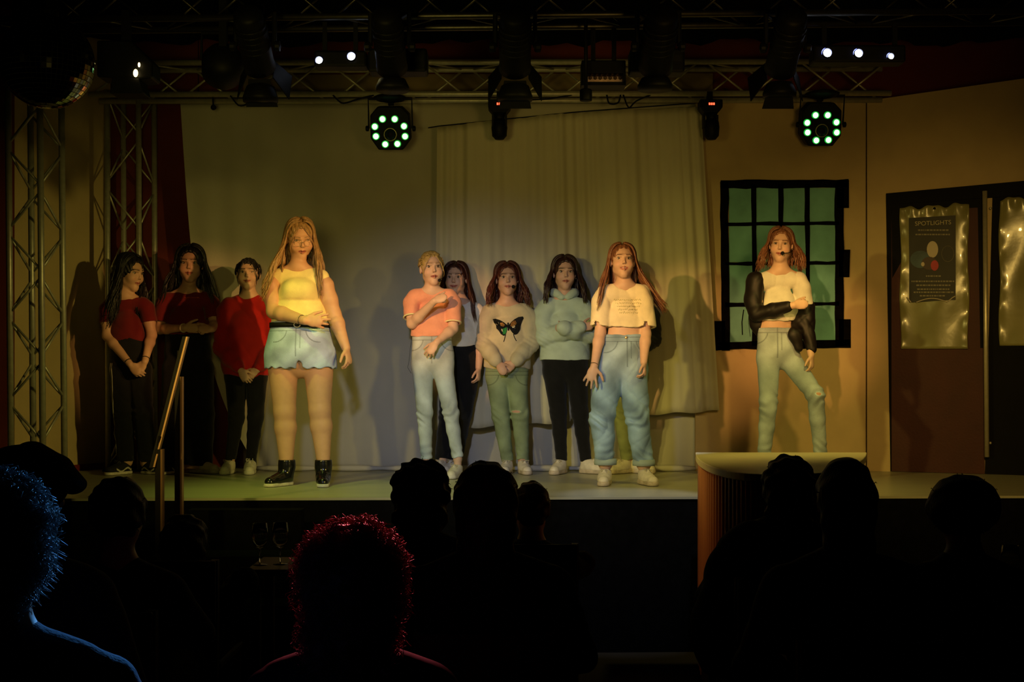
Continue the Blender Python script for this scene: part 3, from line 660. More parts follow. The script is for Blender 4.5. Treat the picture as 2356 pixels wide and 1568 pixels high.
def person(sp):
    """sp: joints in metres, built at the person's own place; body, hair, clothes and shoes hang under one person"""
    Y = sp['Y']; g = lambda t: W(t[0], t[1], Y+(t[2] if len(t) > 2 else 0)); u = Y/FPX
    H = Head(g(sp['head'])-np.array((0,0,.006)), sp.get('hs',1)*1.06, sp.get('yaw',0), sp.get('pitch',0), sp.get('roll',0))
    nb = g(sp['neck']); sL, sR = g(sp['sh'][0])-np.array((0,0,.012)), g(sp['sh'][1])-np.array((0,0,.012)); wx, wy, ww = sp['waist'][:3]; hx, hy, hw = sp['hip'][:3]
    wc = g((wx, wy)+tuple(sp['waist'][3:4])); hc = g((hx, hy)+tuple(sp['hip'][3:4])); wr, hr = ww*u, hw*u
    half = abs(sR[0]-sL[0])/2; skin = sp.get('skin', (.62,.40,.29))
    root_loc = np.array(((wc[0]+hc[0])/2, Y, ST)) if sp.get('z0') is None else np.array((hc[0], Y, sp['z0']))
    body = bpy.data.objects.new('person', bpy.data.meshes.new('tmp')); C.objects.link(body); body.location = root_loc
    tag(body, sp['label'], 'person', sp.get('group')); Pn = body
    arms = []
    for q, a in zip((-1,1), sp['arms']): arms.append([g(a[0])-np.array((0,0,.012)), g(a[1]), g(a[2])]+[a[3] if len(a) > 3 else None])
    legs = [[g(p) for p in l] for l in sp['legs']]; for_all = [H.c, nb, sL, sR, wc, hc]+[p for a in arms for p in a[:3]]+[p for l in legs for p in l]
    A = np.array(for_all); lo = A.min(0)-.15; hi = A.max(0)+.15; lo[2] = max(lo[2], sp.get('z0', ST)+.03 if sp.get('z0') is None else sp['z0']+.03); lo[2] = ST+.03; hi[2] = H.c[2]+.16
    sd = sp.get('depth',.62); fy = ((math.sin(math.radians(sp.get('byaw',0))), math.cos(math.radians(sp.get('byaw',0))),0), sd)
    h = sp.get('h',.0045); af = sp.get('armf',1.0)
    F = Field(lo, hi, h)
    chest = (sL+sR)/2*.5+nb*.5; chest[0] = .5*(sL[0]+sR[0]); chest[2] = min(sL[2],sR[2])-.155
    cr = half*sp.get('chest',.84)
    head_sdf(F, H, sp.get('smile',0), sp.get('wide',1), sp.get('mouth',0))
    F.cone(H.w((0,.012,-.055)), nb+(0,0,.01), .046*H.s, .050, .02); 
    F.cone(nb+(0,.0,-.01), sL*.85+nb*.15+(0,0,.008), .044, .036, .03); F.cone(nb+(0,0,-.01), sR*.85+nb*.15+(0,0,.008), .044, .036, .03)
    F.chain([chest+(0,0,.055), chest, wc, hc], [cr*.66, cr, wr*.98, hr*.94], .03, fy)
    F.cone(sL, sR, .036, .036, .02, ((0,1,0),.9))
    for q, a in zip((-1,1), arms):
        s_, e_, w_ = a[0], a[1], a[2]; r0, r1, r2 = .040*af, .034*af, .0225*min(af,1.25)
        F.cone(sL if q < 0 else sR, s_, .040, r0*1.04, .03); F.chain([s_, s_*.5+e_*.5, e_], [r0*1.06, r0, r1], .02)
        F.chain([e_, e_*.72+w_*.28, w_], [r1, r1*1.02, r2], .02)
    for l in legs:
        b = sp.get('lr', (26,17,13)); b = [x*u*(1 if sp.get('bare') else .80) for x in b]
        k_, a_ = l[1], l[2]; F.chain([l[0], k_], [b[0], b[1]], .014); cf = k_*.68+a_*.32+np.array((0,.012,0))
        F.chain([k_, cf, a_], [b[1]*.98, (b[1]*.98 if sp.get('bare') else b[1]*.9), b[2]], .02); F.cone(a_, a_+(0,.0,-.05), b[2]*.85, .026, .01)
    for q, a in zip((-1,1), arms):
        hd = a[3]
        if hd: hand(F, a[2], **hd)
    top = sp['top']; G = Field(lo, hi, h); tr = top.get('ease',.012)
    hem = g((0, top['hem']))[2]; tw = top.get('w', [0,0,0]); hemr = top.get('hemr', hw)*u
    G.chain([chest+(0,0,.055), chest, g((wx, (wy+chest[2]*0)))*0+(wc*.4+chest*.6), wc], [cr*.66+tr, cr+tr, (cr+wr)/2+tr*top.get('boxy',1), wr+tr*top.get('boxy',1)], .03, (fy[0], sd+.04))
    if wc[2] > hem-.02: G.cone(wc, (hc if abs(hc[2]-wc[2]) > .03 else wc-(0,0,.1)), wr+tr*top.get('boxy',1), hemr, .03, (fy[0], sd+.05))
    G.cone(sL+(0,0,-.005), sR+(0,0,-.005), .018+.018*af+tr*.7+.002, .018+.018*af+tr*.7+.002, .02, ((0,1,0),.95))
    G.cone(nb+(0,.01,-.02), sL+(0,0,.0), .047, .017+.017*af+tr*.7, .03); G.cone(nb+(0,.01,-.02), sR+(0,0,.0), .047, .017+.017*af+tr*.7, .03)
    for bx in top.get('bust', ()): G.ell(g(bx[:3]), bx[3], None, .05)
    G.cut((0,0,hem), (0,0,1), top.get('hemwave',.004), 25)
    for fr, bd in zip(top.get('sl', (.55,.55)), arms):
        s_, e_, w_ = bd[0], bd[1], bd[2]; sh = sL if bd is arms[0] else sR; er = top.get('sr',.056); rr0 = .039*af+tr*.85
        if not fr: continue
        if fr <= 1:
            e2 = s_+(e_-s_)*fr; d = nrm(e_-s_); T = Field(lo, hi, h); T.cone(sh, s_, rr0, rr0+.004, .02); T.cone(s_, e2+d*.05, rr0+.004, er, .02)
            T.cone(e2-d*.006, e2+d*.10, er-.012, er-.006, .004, None, 'sub'); T.cut(e2, -d); G.g = np.minimum(G.g, T.g) if False else smin(G.g, T.g, .012); del T
        else:
            wr_ = .029*top.get('cuff',1.0); er2 = max(.040*af+tr*.9, er*.9)
            G.cone(sh, s_, rr0, rr0+.002, .02); G.chain([s_, s_*.5+e_*.5, e_], [rr0+.002, er2*1.02, er2], .02); e3 = e_+(w_-e_)*(fr-1)
            G.chain([e_, e_*.5+e3*.5, e3-.02*nrm(e3-e_), e3], [er2, er2*.95, wr_*1.25, wr_], .018)
    nk = top.get('nk', (.062,.05)); nc = nb+(0,-.005,.03); G.cone(nc, nc+(0,-.03,.10), nk[0], nk[0]+.02, .01, None, 'sub'); G.ell(nb+(0,-.045,.015), (nk[0],.05,nk[1]), None, .01, 'sub')
    fa = top.get('fold',.005); G.folds(folds(fa, sp.get('seed',3), *top.get('fk', (26,9))))
    for a in arms:       # creases at the elbows
        e_ = a[1]; G.folds(lambda x,y,z: (.004 if max(top.get('sl',(.5,))) > 1 else 0)*np.exp(-((x-e_[0])**2+(y-e_[1])**2+(z-e_[2])**2)/.006)*np.sin((x*.6+z)*190))
    if top.get('fn'): G.folds(top['fn'](g, u))
    # trousers
    bt = sp['bot']; K = Field(lo-(0.05,0,0), hi+(.05,0,0), h); lr = [x*u for x in sp.get('lr', (26,17,13))]; tops = g((0, bt['top']))[2]; be = bt.get('ease',.006)
    K.chain([wc+(0,0,.03), wc, hc], [wr+be, wr+be, hr+be], .03, (fy[0], sd+.06))
    for i, l in enumerate(legs):
        K.cone(hc*.5+l[0]*.5, l[0], hr*.62, lr[0], .03, (fy[0],.9))
        if bt.get('kind') == 'shorts':
            e = l[0]+(l[1]-l[0])*bt['len']; K.cone(l[0], e, lr[0]+.012, lr[0]+.016, .015)
        else:
            a_ = l[2]+(l[1]-l[2])*bt.get('crop',0); kn = l[1]; cf = kn*.6+a_*.4
            K.chain([l[0], kn, cf, a_], [lr[0], lr[1], lr[1]*.45+lr[2]*.55 if bt.get('slim') else lr[1]*.4+lr[2]*.6, lr[2]], .02)
    K.cut((0,0,tops), (0,0,-1))
    if bt.get('kind') == 'shorts':
        for i, l in enumerate(legs):
            e = l[0]+(l[1]-l[0])*bt['len']
        cr_ = g((hx+6, bt['hem']+2)); K.ell(cr_, (.022,.25,.065), None, .01, 'sub')
        K.cut((0,0,g((0,bt['hem']))[2]), (0,0,1), .006, 90)
        for l in legs: K.cone(l[0]+(l[1]-l[0])*.25, l[1], lr[0]+.004, lr[0]+.008, .004, None, 'sub')
    else:
        for l in legs:
            a_ = l[2]+(l[1]-l[2])*bt.get('crop',0); d = nrm(a_-l[1]); X, Yc, Z = K.ax
            sl, x, y, z = K.blk(a_-.14, a_+.14); dd = (x-a_[0])*d[0]+(y-a_[1])*d[1]+(z-a_[2])*d[2]; r = np.sqrt((x-a_[0])**2+(y-a_[1])**2+(z-a_[2])**2)
            K.g[sl] = np.where(r < .13, np.maximum(K.g[sl], dd.astype(np.float32)), K.g[sl])
            K.cone(a_-d*.002, a_+d*.05, lr[2]-.008, lr[2]-.006, .003, None, 'sub')
    kf = bt.get('fold',.003); K.folds(folds(kf, sp.get('seed',3)+7, 30, 14))
    for l in legs:
        kn, an = l[1], l[2]; ca = bt.get('crease',.004)
        K.folds(lambda x,y,z: ca*np.exp(-((z-kn[2])/.07)**2)*np.exp(-((x-kn[0])/.09)**2)*np.sin(z*95+(x-kn[0])*45*(1 if kn[0] < hc[0] else -1)+2.5*np.sin((x-kn[0])*30+z*20))+.6*ca*np.exp(-((z-an[2]-.05)/.06)**2)*np.exp(-((x-an[0])/.08)**2)*np.sin(z*120-(x-an[0])*50*(1 if kn[0] < hc[0] else -1)+2*np.sin((x-an[0])*30+1)) if bt.get('kind') != 'shorts' else 0*x)
    if bt.get('fn'): K.folds(bt['fn'](g, u))
    if sp.get('tuck'): G.g = G.g
    if not sp.get('tuck'): pass
    else: m = G.ax[2] < tops; G.g[:,:,m] = .1
    # body mesh
    V, Q = F.mesh(); V = smooth_np(V, Q, 1); col = np.tile(np.array(skin, float), (len(V),1)); head_paint(V, H, col, skin, sp.get('brow', (.10,.05,.03)), sp.get('lip', (.50,.17,.13)), sp.get('smile',0), sp.get('mouth',0))
    me = mesh_np('person', V-root_loc, Q); set_col(me, col); me.materials.append(SKIN); old = body.data; body.data = me; bpy.data.meshes.remove(old)
    if sp.get('eyes',1): eyes(H, F, body, sp.get('look',0), sp.get('lid',0), sp.get('lookdown',0))
    tp = from_field(top.get('name','t_shirt'), G, top['mat'], body, 2, (lambda V: top['paint'](V, g, u)) if top.get('paint') else None)
    bo = from_field(bt.get('name','trousers'), K, bt['mat'], body, 2, (lambda V: bt['paint'](V, g, u)) if bt.get('paint') else None)
    for l, s in zip(legs, sp['shoes']): place_shoe(s[0], l[2]+np.array((0,0,0)), s[1], body, s[2] if len(s) > 2 else .95)
    hp = dict(sp['hair']); hc_ = hp.pop('col')
    ha = make_hair(body, H, [F, G], hc_, seed=sp.get('seed',3), **hp)
    return dict(o=body, H=H, F=F, G=G, K=K, g=g, u=u, top=tp, bot=bo, arms=arms, legs=legs, wc=wc, hc=hc, wr=wr, hr=hr, nb=nb)
def smin(a, b, k):
    h = np.clip(.5+.5*(a-b)/k, 0, 1); return a*(1-h)+b*h-k*h*(1-h)
MIC = mat('microphone_foam', (.006,.006,.006), .9)
def mic(P, side=1, tip=(.03,-.105,-.06), r=.012):
    H = P['H']; mb = MB(); a = H.w((side*.08,.01,-.01)); b = H.w((side*.072,-.04,-.045)); c = H.w(tip)
    mb.tube([a, b, .5*(b+c)+H.vec((side*.008,-.012,0)), c], .0022, 6); sphere_mb(mb, c, r*H.s, 10, 8)
    L = P['o'].location; mb.v = [(p[0]-L.x, p[1]-L.y, p[2]-L.z) for p in mb.v]
    return mb.build('headset_microphone', MIC, P['o'], True)
def local_build(mb, name, m, par, smooth=True):
    L = par.matrix_world.translation if par.parent else Vector(par.location)
    L = Vector(par.location); mb.v = [(p[0]-L.x, p[1]-L.y, p[2]-L.z) for p in mb.v]; return mb.build(name, m, par, smooth)
def on_front(F, pts, off=.003):      # lay flat points (x, z) on the front of a garment
    out = []; last = None
    for x, z in pts:
        y = F.front(x, z); y = last if y is None else y; last = y; out.append((x, y-off, z))
    return out
# ------------------------------------------------------------------ fabrics
RED = fabric('red_jersey', (.15,.011,.013)); REDS = fabric('red_sweatshirt', (.40,.014,.012)); BLKF = fabric('black_jersey', (.008,.008,.009), var=.3)
PINK = fabric('salmon_jersey', (.80,.36,.24)); CREAM = fabric('cream_jersey', (.85,.74,.50), attr=False); TAN = fabric('yellow_ribbed_jersey', (.86,.72,.30))
WHT = fabric('white_jersey', (.72,.70,.62)); MINT = fabric('mint_fleece', (.50,.60,.52)); OAT = fabric('oatmeal_knit', (.50,.45,.32)); BLKS = mat('black_satin', (.006,.0035,.004), .55, var=.3, vscale=20, spec=.4)
DEN = mat('denim', (.4,.5,.6), .85, var=.22, vscale=9, bump=.3, bscale=260, attr=True, spec=.15)
DIRT = mat('denim_belt_leather', (.01,.01,.01), .5)
def denim(c, fly=True, pockets=True, fade=.25, rips=()):
    def f(V, g, u, wy=None):
        col = np.tile(np.array(c, float), (len(V),1)); n = .5+.5*np.sin(V[:,0]*31+4*np.sin(V[:,2]*9)); col *= (1-fade*.5+fade*n)[:,None]
        front = V[:,1] < f.P[1]+.06; x = V[:,0]-f.P[0]; z = V[:,2]-f.P[2]; dk = np.array(c)*.40     # P: centre of the waistband
        def line(d, w, m): k = (np.clip(1.6-np.abs(d)/w,0,1)*.8*m)[:,None]; col[:] = col*(1-k)+dk*k
        if fly: line(x, .0032, (z > -.20)&(z < 0)&front); line(x-.026, .0022, (z > -.15)&(z < -.036)&front)
        line(z+.038, .0022, front)
        if pockets:
            for q in (-1,1): xx = q*x; line(np.hypot(xx-.140, z+.030)-.080, .0028, (xx > .05)&(xx < .15)&(z < -.038)&front)
        line(z+.012, .0015, front)
        for (rx, rz, rw, rh) in rips:
            m = np.hypot((V[:,0]-rx)/rw, (V[:,2]-rz)/rh); col[(m < 1)&front] = (.62,.36,.26); col[(m >= 1)&(m < 1.35)&front] = np.array(c)*1.5
        return col
    return f
def setP(f, Y, x, y): f.P = W(x, y, Y); return f
def waistband_fn(g, u): return lambda x,y,z: 0*x
def band_at(P, z, r, m, name, rr=.012, sq=.7, xc=None):
    c = P['wc'].copy(); c[2] = z
    if xc is not None: c[0] = xc
    return band(None, c, (0,0,1), r, rr, m, name, P['o'], sq)
def strap_on(F, P, z, m, name, hgt=.018, th=.004, xc=None):     # a band hugging a garment at height z
    c = P['wc'][0] if xc is None else xc; cy = P['wc'][1]; pts = []
    for a in np.linspace(0, 2*math.pi, 49)[:-1]:
        d = np.array((math.cos(a), math.sin(a))); r = .02
        for r in np.arange(.03,.30,.004):
            if F.at(np.array((c+d[0]*r, cy+d[1]*r, z))) > 0: break
        pts.append((c+d[0]*(r), cy+d[1]*(r)))
    pts = np.array(pts); pts = (np.roll(pts,1,0)+pts+np.roll(pts,-1,0))/3; n = len(pts); ctr = np.array((c,cy)); mb = MB(); v = []
    for k, (rr, zz) in enumerate(((-.003,-hgt),(th,-hgt),(th,hgt),(-.003,hgt))):
        for p in pts: q = p+nrm(p-ctr)*rr; v.append((q[0],q[1],z+zz))
    f = [(k*n+i, k*n+(i+1)%n, ((k+1)%4)*n+(i+1)%n, ((k+1)%4)*n+i) for k in range(4) for i in range(n)]
    mb.add(v, f); return local_build(mb, name, m, P['o'])
PEOPLE = {}
def sweat_fn(g, u): return lambda x,y,z: 0*x

# --- front row ---------------------------------------------------------------
# girl in yellow top and denim shorts
dn = setP(denim((.42,.56,.88), fade=.35), 8.13, 690, 748)
PEOPLE['D'] = P = person(dict(Y=8.13, label='girl in yellow crop top, denim shorts and glasses, long blonde hair, glancing down', seed=11,
    head=(690,548), hs=.96, yaw=20, pitch=20, roll=-4, neck=(686,612), sh=[(632,634),(738,634)], wide=1.06, byaw=0, depth=.70, chest=.88, armf=1.32, bare=True,
    arms=[((624,650,-.02),(630,716,-.06),(702,737,-.22),dict(d=(1,-.05,-.05),n=(0,1,0),l=(0,0,1),curl=.16,spread=.5,thumb=.35,s=1.05)),
          ((747,652),(768,722,.0),(796,800,-.05),dict(d=(.28,-.15,-1),n=(-.9,.3,-.1),l=(-.2,-1,0),curl=.45,spread=.12,s=1.02))],
    waist=(690,735,59), hip=(690,800,75), legs=[((650,820),(655,945),(659,1066)),((732,820),(736,942),(744,1060))], lr=(37,25,15),
    skin=(.60,.34,.20), brow=(.25,.15,.08), lid=.9, lookdown=1, look=.5, mouth=.35,
    top=dict(mat=TAN, hem=741, sl=(.0,.0), ease=.010, nk=(.056,.046), fold=.0012, bust=[(674,668,-.062,(.072,.075,.070)),(702,668,-.062,(.072,.075,.070))], name='crop_top',
        fn=lambda g,u: (lambda x,y,z: .006*np.exp(-((z-g((0,693))[2])/.012)**2)*(y < 8.12))),
    bot=dict(mat=DEN, kind='shorts', len=.18, top=741, hem=846, ease=.012, paint=dn, name='denim_shorts', fold=.003),
    hair=dict(col=(.36,.21,.085), length=.40, n=150, front=.75, drift=(-.10,.02), fringe=4, out=.03, part=.01, wave=.006, rad=.0055),
    shoes=[('boot',-32,.98),('boot',6,.98)]))
H = P['H']; strap_on(P['K'], P, W(0,748,8.13)[2], mat('belt_leather', (.008,.008,.008), .5), 'belt', .016, .006)
mb = MB(); b = W(693,749,8.13); yf = P['K'].front(b[0], b[2]); mb.tube([(b[0]+.02*math.cos(t), yf-.016, b[2]+.015*math.sin(t)) for t in np.linspace(0,6.28,17)], .0035, 6, False); local_build(mb, 'belt_buckle', STEEL, P['o'])
mb = MB()
for q in (-1,1):
    c = np.array((q*.031,-.108,.002)); mb.tube([H.w(c+np.array((.023*math.cos(t), .004*math.cos(t)*q+.002, .019*math.sin(t)))) for t in np.linspace(0,6.28,21)], .0011, 5, False)
    mb.tube([H.w((q*.054,-.104,.006)), H.w((q*.074,-.05,.008)), H.w((q*.080,.01,.008))], .0012, 5)
mb.tube([H.w((-.009,-.108,.006)), H.w((0,-.113,.009)), H.w((.009,-.108,.006))], .0012, 5)
local_build(mb, 'glasses', mat('glasses_wire', (.5,.4,.25), .3, .9), P['o'])
mic(P, 1, (.045,-.085,-.085), .011)
band(None, P['arms'][0][2]-np.array((.022,0,-.004)), P['arms'][0][2]-P['arms'][0][1], .031, .0018, BLKF, 'bracelet', P['o'])

# girl in cream t-shirt and loose jeans
dn = setP(denim((.30,.44,.60), fade=.55, rips=()), 8.22, 1440, 772)
lines = MB()
PEOPLE['I'] = P = person(dict(Y=8.22, label='girl in cream cropped t-shirt and loose blue jeans, auburn hair swinging to one side', seed=21,
    head=(1432,600), hs=.90, yaw=2, pitch=-4, neck=(1437,655), sh=[(1392,672),(1476,670)], chest=.80, byaw=0, smile=.6, mouth=.7, wide=1.02,
    arms=[((1385,690),(1381,765,-.02),(1367,842,-.12),dict(d=(-.30,-.25,-1),n=(.1,1,-.2),l=(1,.1,-.1),curl=.10,spread=.75,thumb=1.0,s=.95)),
          ((1481,690),(1485,768,-.03),(1481,833,-.10),dict(d=(.05,-.2,-1),n=(-.95,.2,0),l=(-.2,-1,0),curl=.55,spread=.1,s=.85))],
    waist=(1440,762,38), hip=(1428,825,53), legs=[((1402,850),(1385,962,-.05),(1393,1064)),((1455,850),(1466,960,-.03),(1481,1066))], lr=(35,28,22),
    skin=(.64,.41,.30), brow=(.12,.06,.03),
    top=dict(mat=CREAM, hem=752, sl=(.80,.80), sr=.074, ease=.022, boxy=1.4, nk=(.072,.04), fold=.005, fk=(34,7), name='t_shirt'),
    bot=dict(mat=DEN, top=770, ease=.008, paint=dn, name='jeans', fold=.007, crease=.008, crop=.02),
    hair=dict(col=(.22,.090,.045), length=.33, n=170, front=.25, drift=(-.05,.17), out=.02, wave=.004, rad=.0058),
    shoes=[('cream',-10,1.0),('cream',14,1.0)]))
rg = np.random.default_rng(4); mb = MB()
for r in range(5):
    zz = W(0,690+r*7.5,8.2)[2]; x = W(1412+3*r,0,8.2)[0]
    while x < W(1472-2*r,0,8.2)[0]:
        w_ = .004+.007*rg.random(); pts = on_front(P['G'], [(x+t*w_, zz+.0035*math.sin(t*5+r)+.002*rg.standard_normal()) for t in np.linspace(0,1,4)], .002); mb.tube(pts, .0012, 4); x += w_+.004
local_build(mb, 'shirt_print', mat('print_green', (.42,.40,.12), .7), P['o'])
mb = MB(); b = W(1438,777,8.22); sphere_mb(mb, (b[0], P['K'].front(b[0],b[2])-.002, b[2]), (.009,.004,.009)); local_build(mb, 'button', mat('brass_button', (.8,.6,.3), .35, .8), P['o'])
for l in P['legs']: r_ = 22.5*P['u']+.006; local_build(MB().lathe([(r_-.006,0),(r_+.003,0),(r_+.005,.018),(r_+.002,.040),(r_-.008,.040)], l[2]+np.array((0,0,-.012)), 28), 'turned_up_cuff', mat('denim_cuff', (.36,.45,.44), .85, var=.2), P['o'])
band(None, P['arms'][0][2]+np.array((0,0,.012)), P['arms'][0][2]-P['arms'][0][1], .024, .0016, BLKF, 'bracelet', P['o'])

# blonde girl in salmon t-shirt
dn = setP(denim((.54,.62,.64), fade=.3), 8.83, 996, 770)
PEOPLE['E'] = P = person(dict(Y=8.80, label='blonde girl with tied back hair in salmon ringer t-shirt and pale skinny jeans', seed=31,
    head=(993,616), hs=.93, yaw=14, pitch=2, roll=-3, neck=(993,668), sh=[(954,678),(1034,678)], chest=.82,
    arms=[((946,692),(948,744,-.06),(1000,692,-.21),dict(d=(.9,-.1,.35),n=(.25,1,-.3),l=(-.2,0,1),curls=(1.25,1.3,1.35,1.4),thumb=.2,s=.85)),
          ((1043,694),(1042,756,-.05),(1004,788,-.17),dict(d=(-.55,-.1,-.8),n=(.25,1,-.1),l=(-.8,0,.5),curl=.35,spread=.3,s=.88))],
    waist=(993,765,41), hip=(996,815,48), legs=[((972,840),(977,952,-.02),(981,1056)),((1018,840),(1037,948,-.04),(1053,1054,-.05))], lr=(25,17.5,13),
    skin=(.66,.44,.32), brow=(.30,.19,.09), mouth=.25, h=.0045,
    top=dict(mat=PINK, hem=774, sl=(.72,.78), sr=.058, ease=.014, nk=(.058,.045), fold=.004, fk=(24,10)), 
    bot=dict(mat=DEN, top=769, ease=.004, paint=dn, name='jeans', fold=.0015, slim=1, crease=.006, crop=.02),
    hair=dict(col=(.52,.36,.12), n=170, tie=dict(at=(0,.115,.01), tail=True, dir=(0,.05,-.12)), fringe=2, vol=.98, rad=.005),
    shoes=[('sneaker',-12,.92),('sneaker',-16,.92)]))
for a, fr in zip(P['arms'], (.72,.78)):
    e = a[0]+(a[1]-a[0])*fr; band(None, e-nrm(a[1]-a[0])*.004, a[1]-a[0], .0555, .0055, mat('rib_cream', (.75,.72,.4), .8), 'sleeve_trim', P['o'])
mic(P, 1, (.035,-.095,-.085), .012)
P_ = P['o']; mb = MB(); mb.tube([W(948,770,8.83), W(944,800,8.83), W(941,830,8.8), W(938,845,8.82), W(946,858,8.83)], .0012, 5); local_build(mb, 'microphone_cable', MIC, P_)

# girl with a black jacket half off
dn = setP(denim((.42,.52,.62), fade=.3, rips=[(W(1877,905,8.2)[0], W(0,905,8.2)[2], .016, .010)]), 8.25, 1785, 752)
PEOPLE['K'] = P = person(dict(Y=8.28, label='girl in white tee with black satin jacket slipped off one shoulder, by painted window', seed=41,
    head=(1797,562), hs=.87, yaw=-16, pitch=6, roll=4, smile=.3, neck=(1795,620), sh=[(1748,644),(1836,640)], chest=.80,
    arms=[((1737,660),(1742,722,-.06),(1826,702,-.20),dict(d=(1,-.05,.12),n=(0,1,-.1),l=(0,0,1),curls=(1.0,1.05,1.1,1.15),thumb=.2,s=.88)),
          ((1845,660),(1856,728,-.02),(1866,816,-.08),dict(d=(.05,-.15,-1),n=(-.8,.5,0),l=(-.4,-.9,0),curl=.35,spread=.2,s=.85))],
    waist=(1784,752,38), hip=(1790,800,47), legs=[((1768,825),(1768,930,-.04),(1757,1060,.02)),((1812,820),(1876,908,-.10),(1888,1045,.02))], lr=(26,20,15),
    skin=(.64,.42,.31), brow=(.18,.09,.05), lid=.6,
    top=dict(mat=WHT, hem=738, sl=(0,.62), sr=.060, ease=.016, boxy=1.2, nk=(.058,.045), fold=.005, fk=(40,5)),
    bot=dict(mat=DEN, top=754, ease=.004, paint=dn, name='jeans', fold=.0015, slim=1, crease=.006),
    hair=dict(col=(.22,.095,.050), length=.185, n=160, front=.55, drift=(-.02,.01), out=.03, wave=.009, rad=.0055, part=-.01),
    shoes=[('sneaker',-10,.9),('sneaker',20,.9)]))
a0, a1 = P['arms']; lo = W(1700,900,8.6); hi = W(1910,600,7.7); J = Field((W(1690,0,8.28)[0],7.95,W(0,880,8.28)[2]), (W(1905,0,8.28)[0],8.52,W(0,615,8.28)[2]), .005)
J.chain([P['g']((1738,648,.0)), P['g']((1734,690,-.02)), a0[1]], [.066,.056,.046], .03); e = a0[1]+(a0[2]-a0[1])*.86; J.chain([a0[1]+np.array((0,0,.004)), a0[1]*.5+e*.5, e], [.046,.045,.034], .02)
J.chain([P['g']((1740,690,.02)), P['g']((1752,745,.02)), P['g']((1764,778,.03))], [.070,.068,.040], .03, ((0,1,0),.7))
J.chain([P['g']((1855,706,-.01)), P['g']((1854,735,-.03)), P['g']((1866,802,-.07))], [.056,.054,.034], .02); J.chain([P['g']((1838,724,-.0)), P['g']((1830,770,-.09)), P['g']((1838,800,-.09))], [.040,.040,.025], .03, ((0,1,0),.6))
J.chain([P['g']((1745,690,.10)), P['g']((1795,700,.13)), P['g']((1850,700,.08))], [.045,.05,.05], .03, ((0,1,0),.7)); J.chain([P['g']((1760,740,.10)), P['g']((1830,750,.10))], [.05,.05], .03, ((0,1,0),.6))
J.folds(folds(.006, 5, 40, 14)); from_field('jacket', J, BLKS, P['o'], 2)
mic(P, 1, (.022,-.115,-.052), .013)

# --- back row ---------------------------------------------------------------
BY = 9.10
PEOPLE['A'] = P = person(dict(Y=9.06, label='girl in dark red top and striped black track pants, face turned aside, at far left', seed=51,
    head=(299,626), hs=.97, yaw=62, pitch=12, neck=(287,678), sh=[(256,696),(328,696)], chest=.80, byaw=18,
    arms=[((247,706),(247,772,-.02),(300,838,-.16),dict(d=(.7,-.1,-.75),n=(.2,1,-.1),l=(.5,0,.7),curl=.35,spread=.15,s=.9)),
          ((338,706),(349,770,-.02),(333,832,-.15),dict(d=(-.5,-.1,-.85),n=(.1,1,0),l=(-.8,0,.5),curl=.35,spread=.15,s=.9))],
    waist=(292,765,37), hip=(298,815,46), legs=[((280,850),(284,950),(290,1060)),((322,850),(330,950),(338,1062))], lr=(26,22,19),
    skin=(.60,.36,.24), brow=(.03,.02,.02),
    top=dict(mat=RED, hem=783, sl=(.52,.52), sr=.056, ease=.012, fold=.004, name='t_shirt', hemwave=.008),
    bot=dict(mat=BLKF, top=776, ease=.004, name='track_pants', fold=.003),
    hair=dict(col=(.012,.009,.008), length=.40, n=170, front=.55, drift=(-.05,-.02), out=.01, wave=.008, vol=1.06),
    shoes=[('vans',-30),('vans',55)]))
mic(P, 1, (.02,-.125,-.062), .013)
mb = MB()
for i in range(3):
    pts = []
    for t in np.linspace(0,1,14):
        z = W(0,835,9.1)[2]*(1-t)+W(0,1045,9.1)[2]*t; x = W(262-3+4.0*i+4*t,0,9.1)[0]; y = P['K'].front(x,z)
        if y is None: x += .012; y = P['K'].front(x,z)
        if y is not None: pts.append((x,y-.002,z))
    if len(pts) > 2: mb.tube(pts, .0028, 4)
local_build(mb, 'trouser_stripe', mat('stripe_white', (.5,.48,.38), .8), P['o'])
for a in P['arms']: band(None, a[2]-nrm(a[2]-a[1])*.03, a[2]-a[1], .026, .003, BLKF, 'bracelet', P['o'])

PEOPLE['B'] = P = person(dict(Y=9.16, label='tall girl with long black hair, red t-shirt and wide black trousers, forearms folded', seed=61,
    head=(438,607), hs=1.0, yaw=8, pitch=4, neck=(433,664), sh=[(387,686),(478,686)], chest=.80, smile=.4,
    arms=[((378,696),(368,757,-.03),(424,754,-.20),dict(d=(1,-.05,-.03),n=(0,1,0),l=(0,0,1),curl=.5,spread=.1,s=.95)),
          ((487,696),(494,748,-.05),(486,757,-.17),dict(d=(-.7,-.5,.0),n=(.2,.9,-.3),l=(0,0,1),curls=(1.0,1.1,1.2,1.3),s=.92))],
    waist=(431,765,46), hip=(432,810,52), legs=[((408,850),(404,950),(402,1068)),((458,850),(458,950),(452,1068))], lr=(33,34,36),
    skin=(.58,.33,.23), brow=(.03,.02,.02),
    top=dict(mat=RED, hem=769, sl=(.72,.72), sr=.066, ease=.018, fold=.003),
    bot=dict(mat=BLKF, top=755, ease=.006, name='wide_trousers', fold=.003),
    hair=dict(col=(.010,.008,.008), length=.30, n=170, front=.12, drift=(-.06,.05), out=.02, wave=.006, vol=1.1),
    shoes=[('vans',-10),('sneaker',58,1.05)]))
band(None, P['arms'][0][2]-nrm(P['arms'][0][2]-P['arms'][0][1])*.01, P['arms'][0][2]-P['arms'][0][1], .028, .006, mat('watch_beige', (.6,.45,.3), .4), 'wristwatch', P['o'])
rg = np.random.default_rng(9); mb = MB(); x = W(424,0,9.1)[0]; zz = W(0,684,9.1)[2]
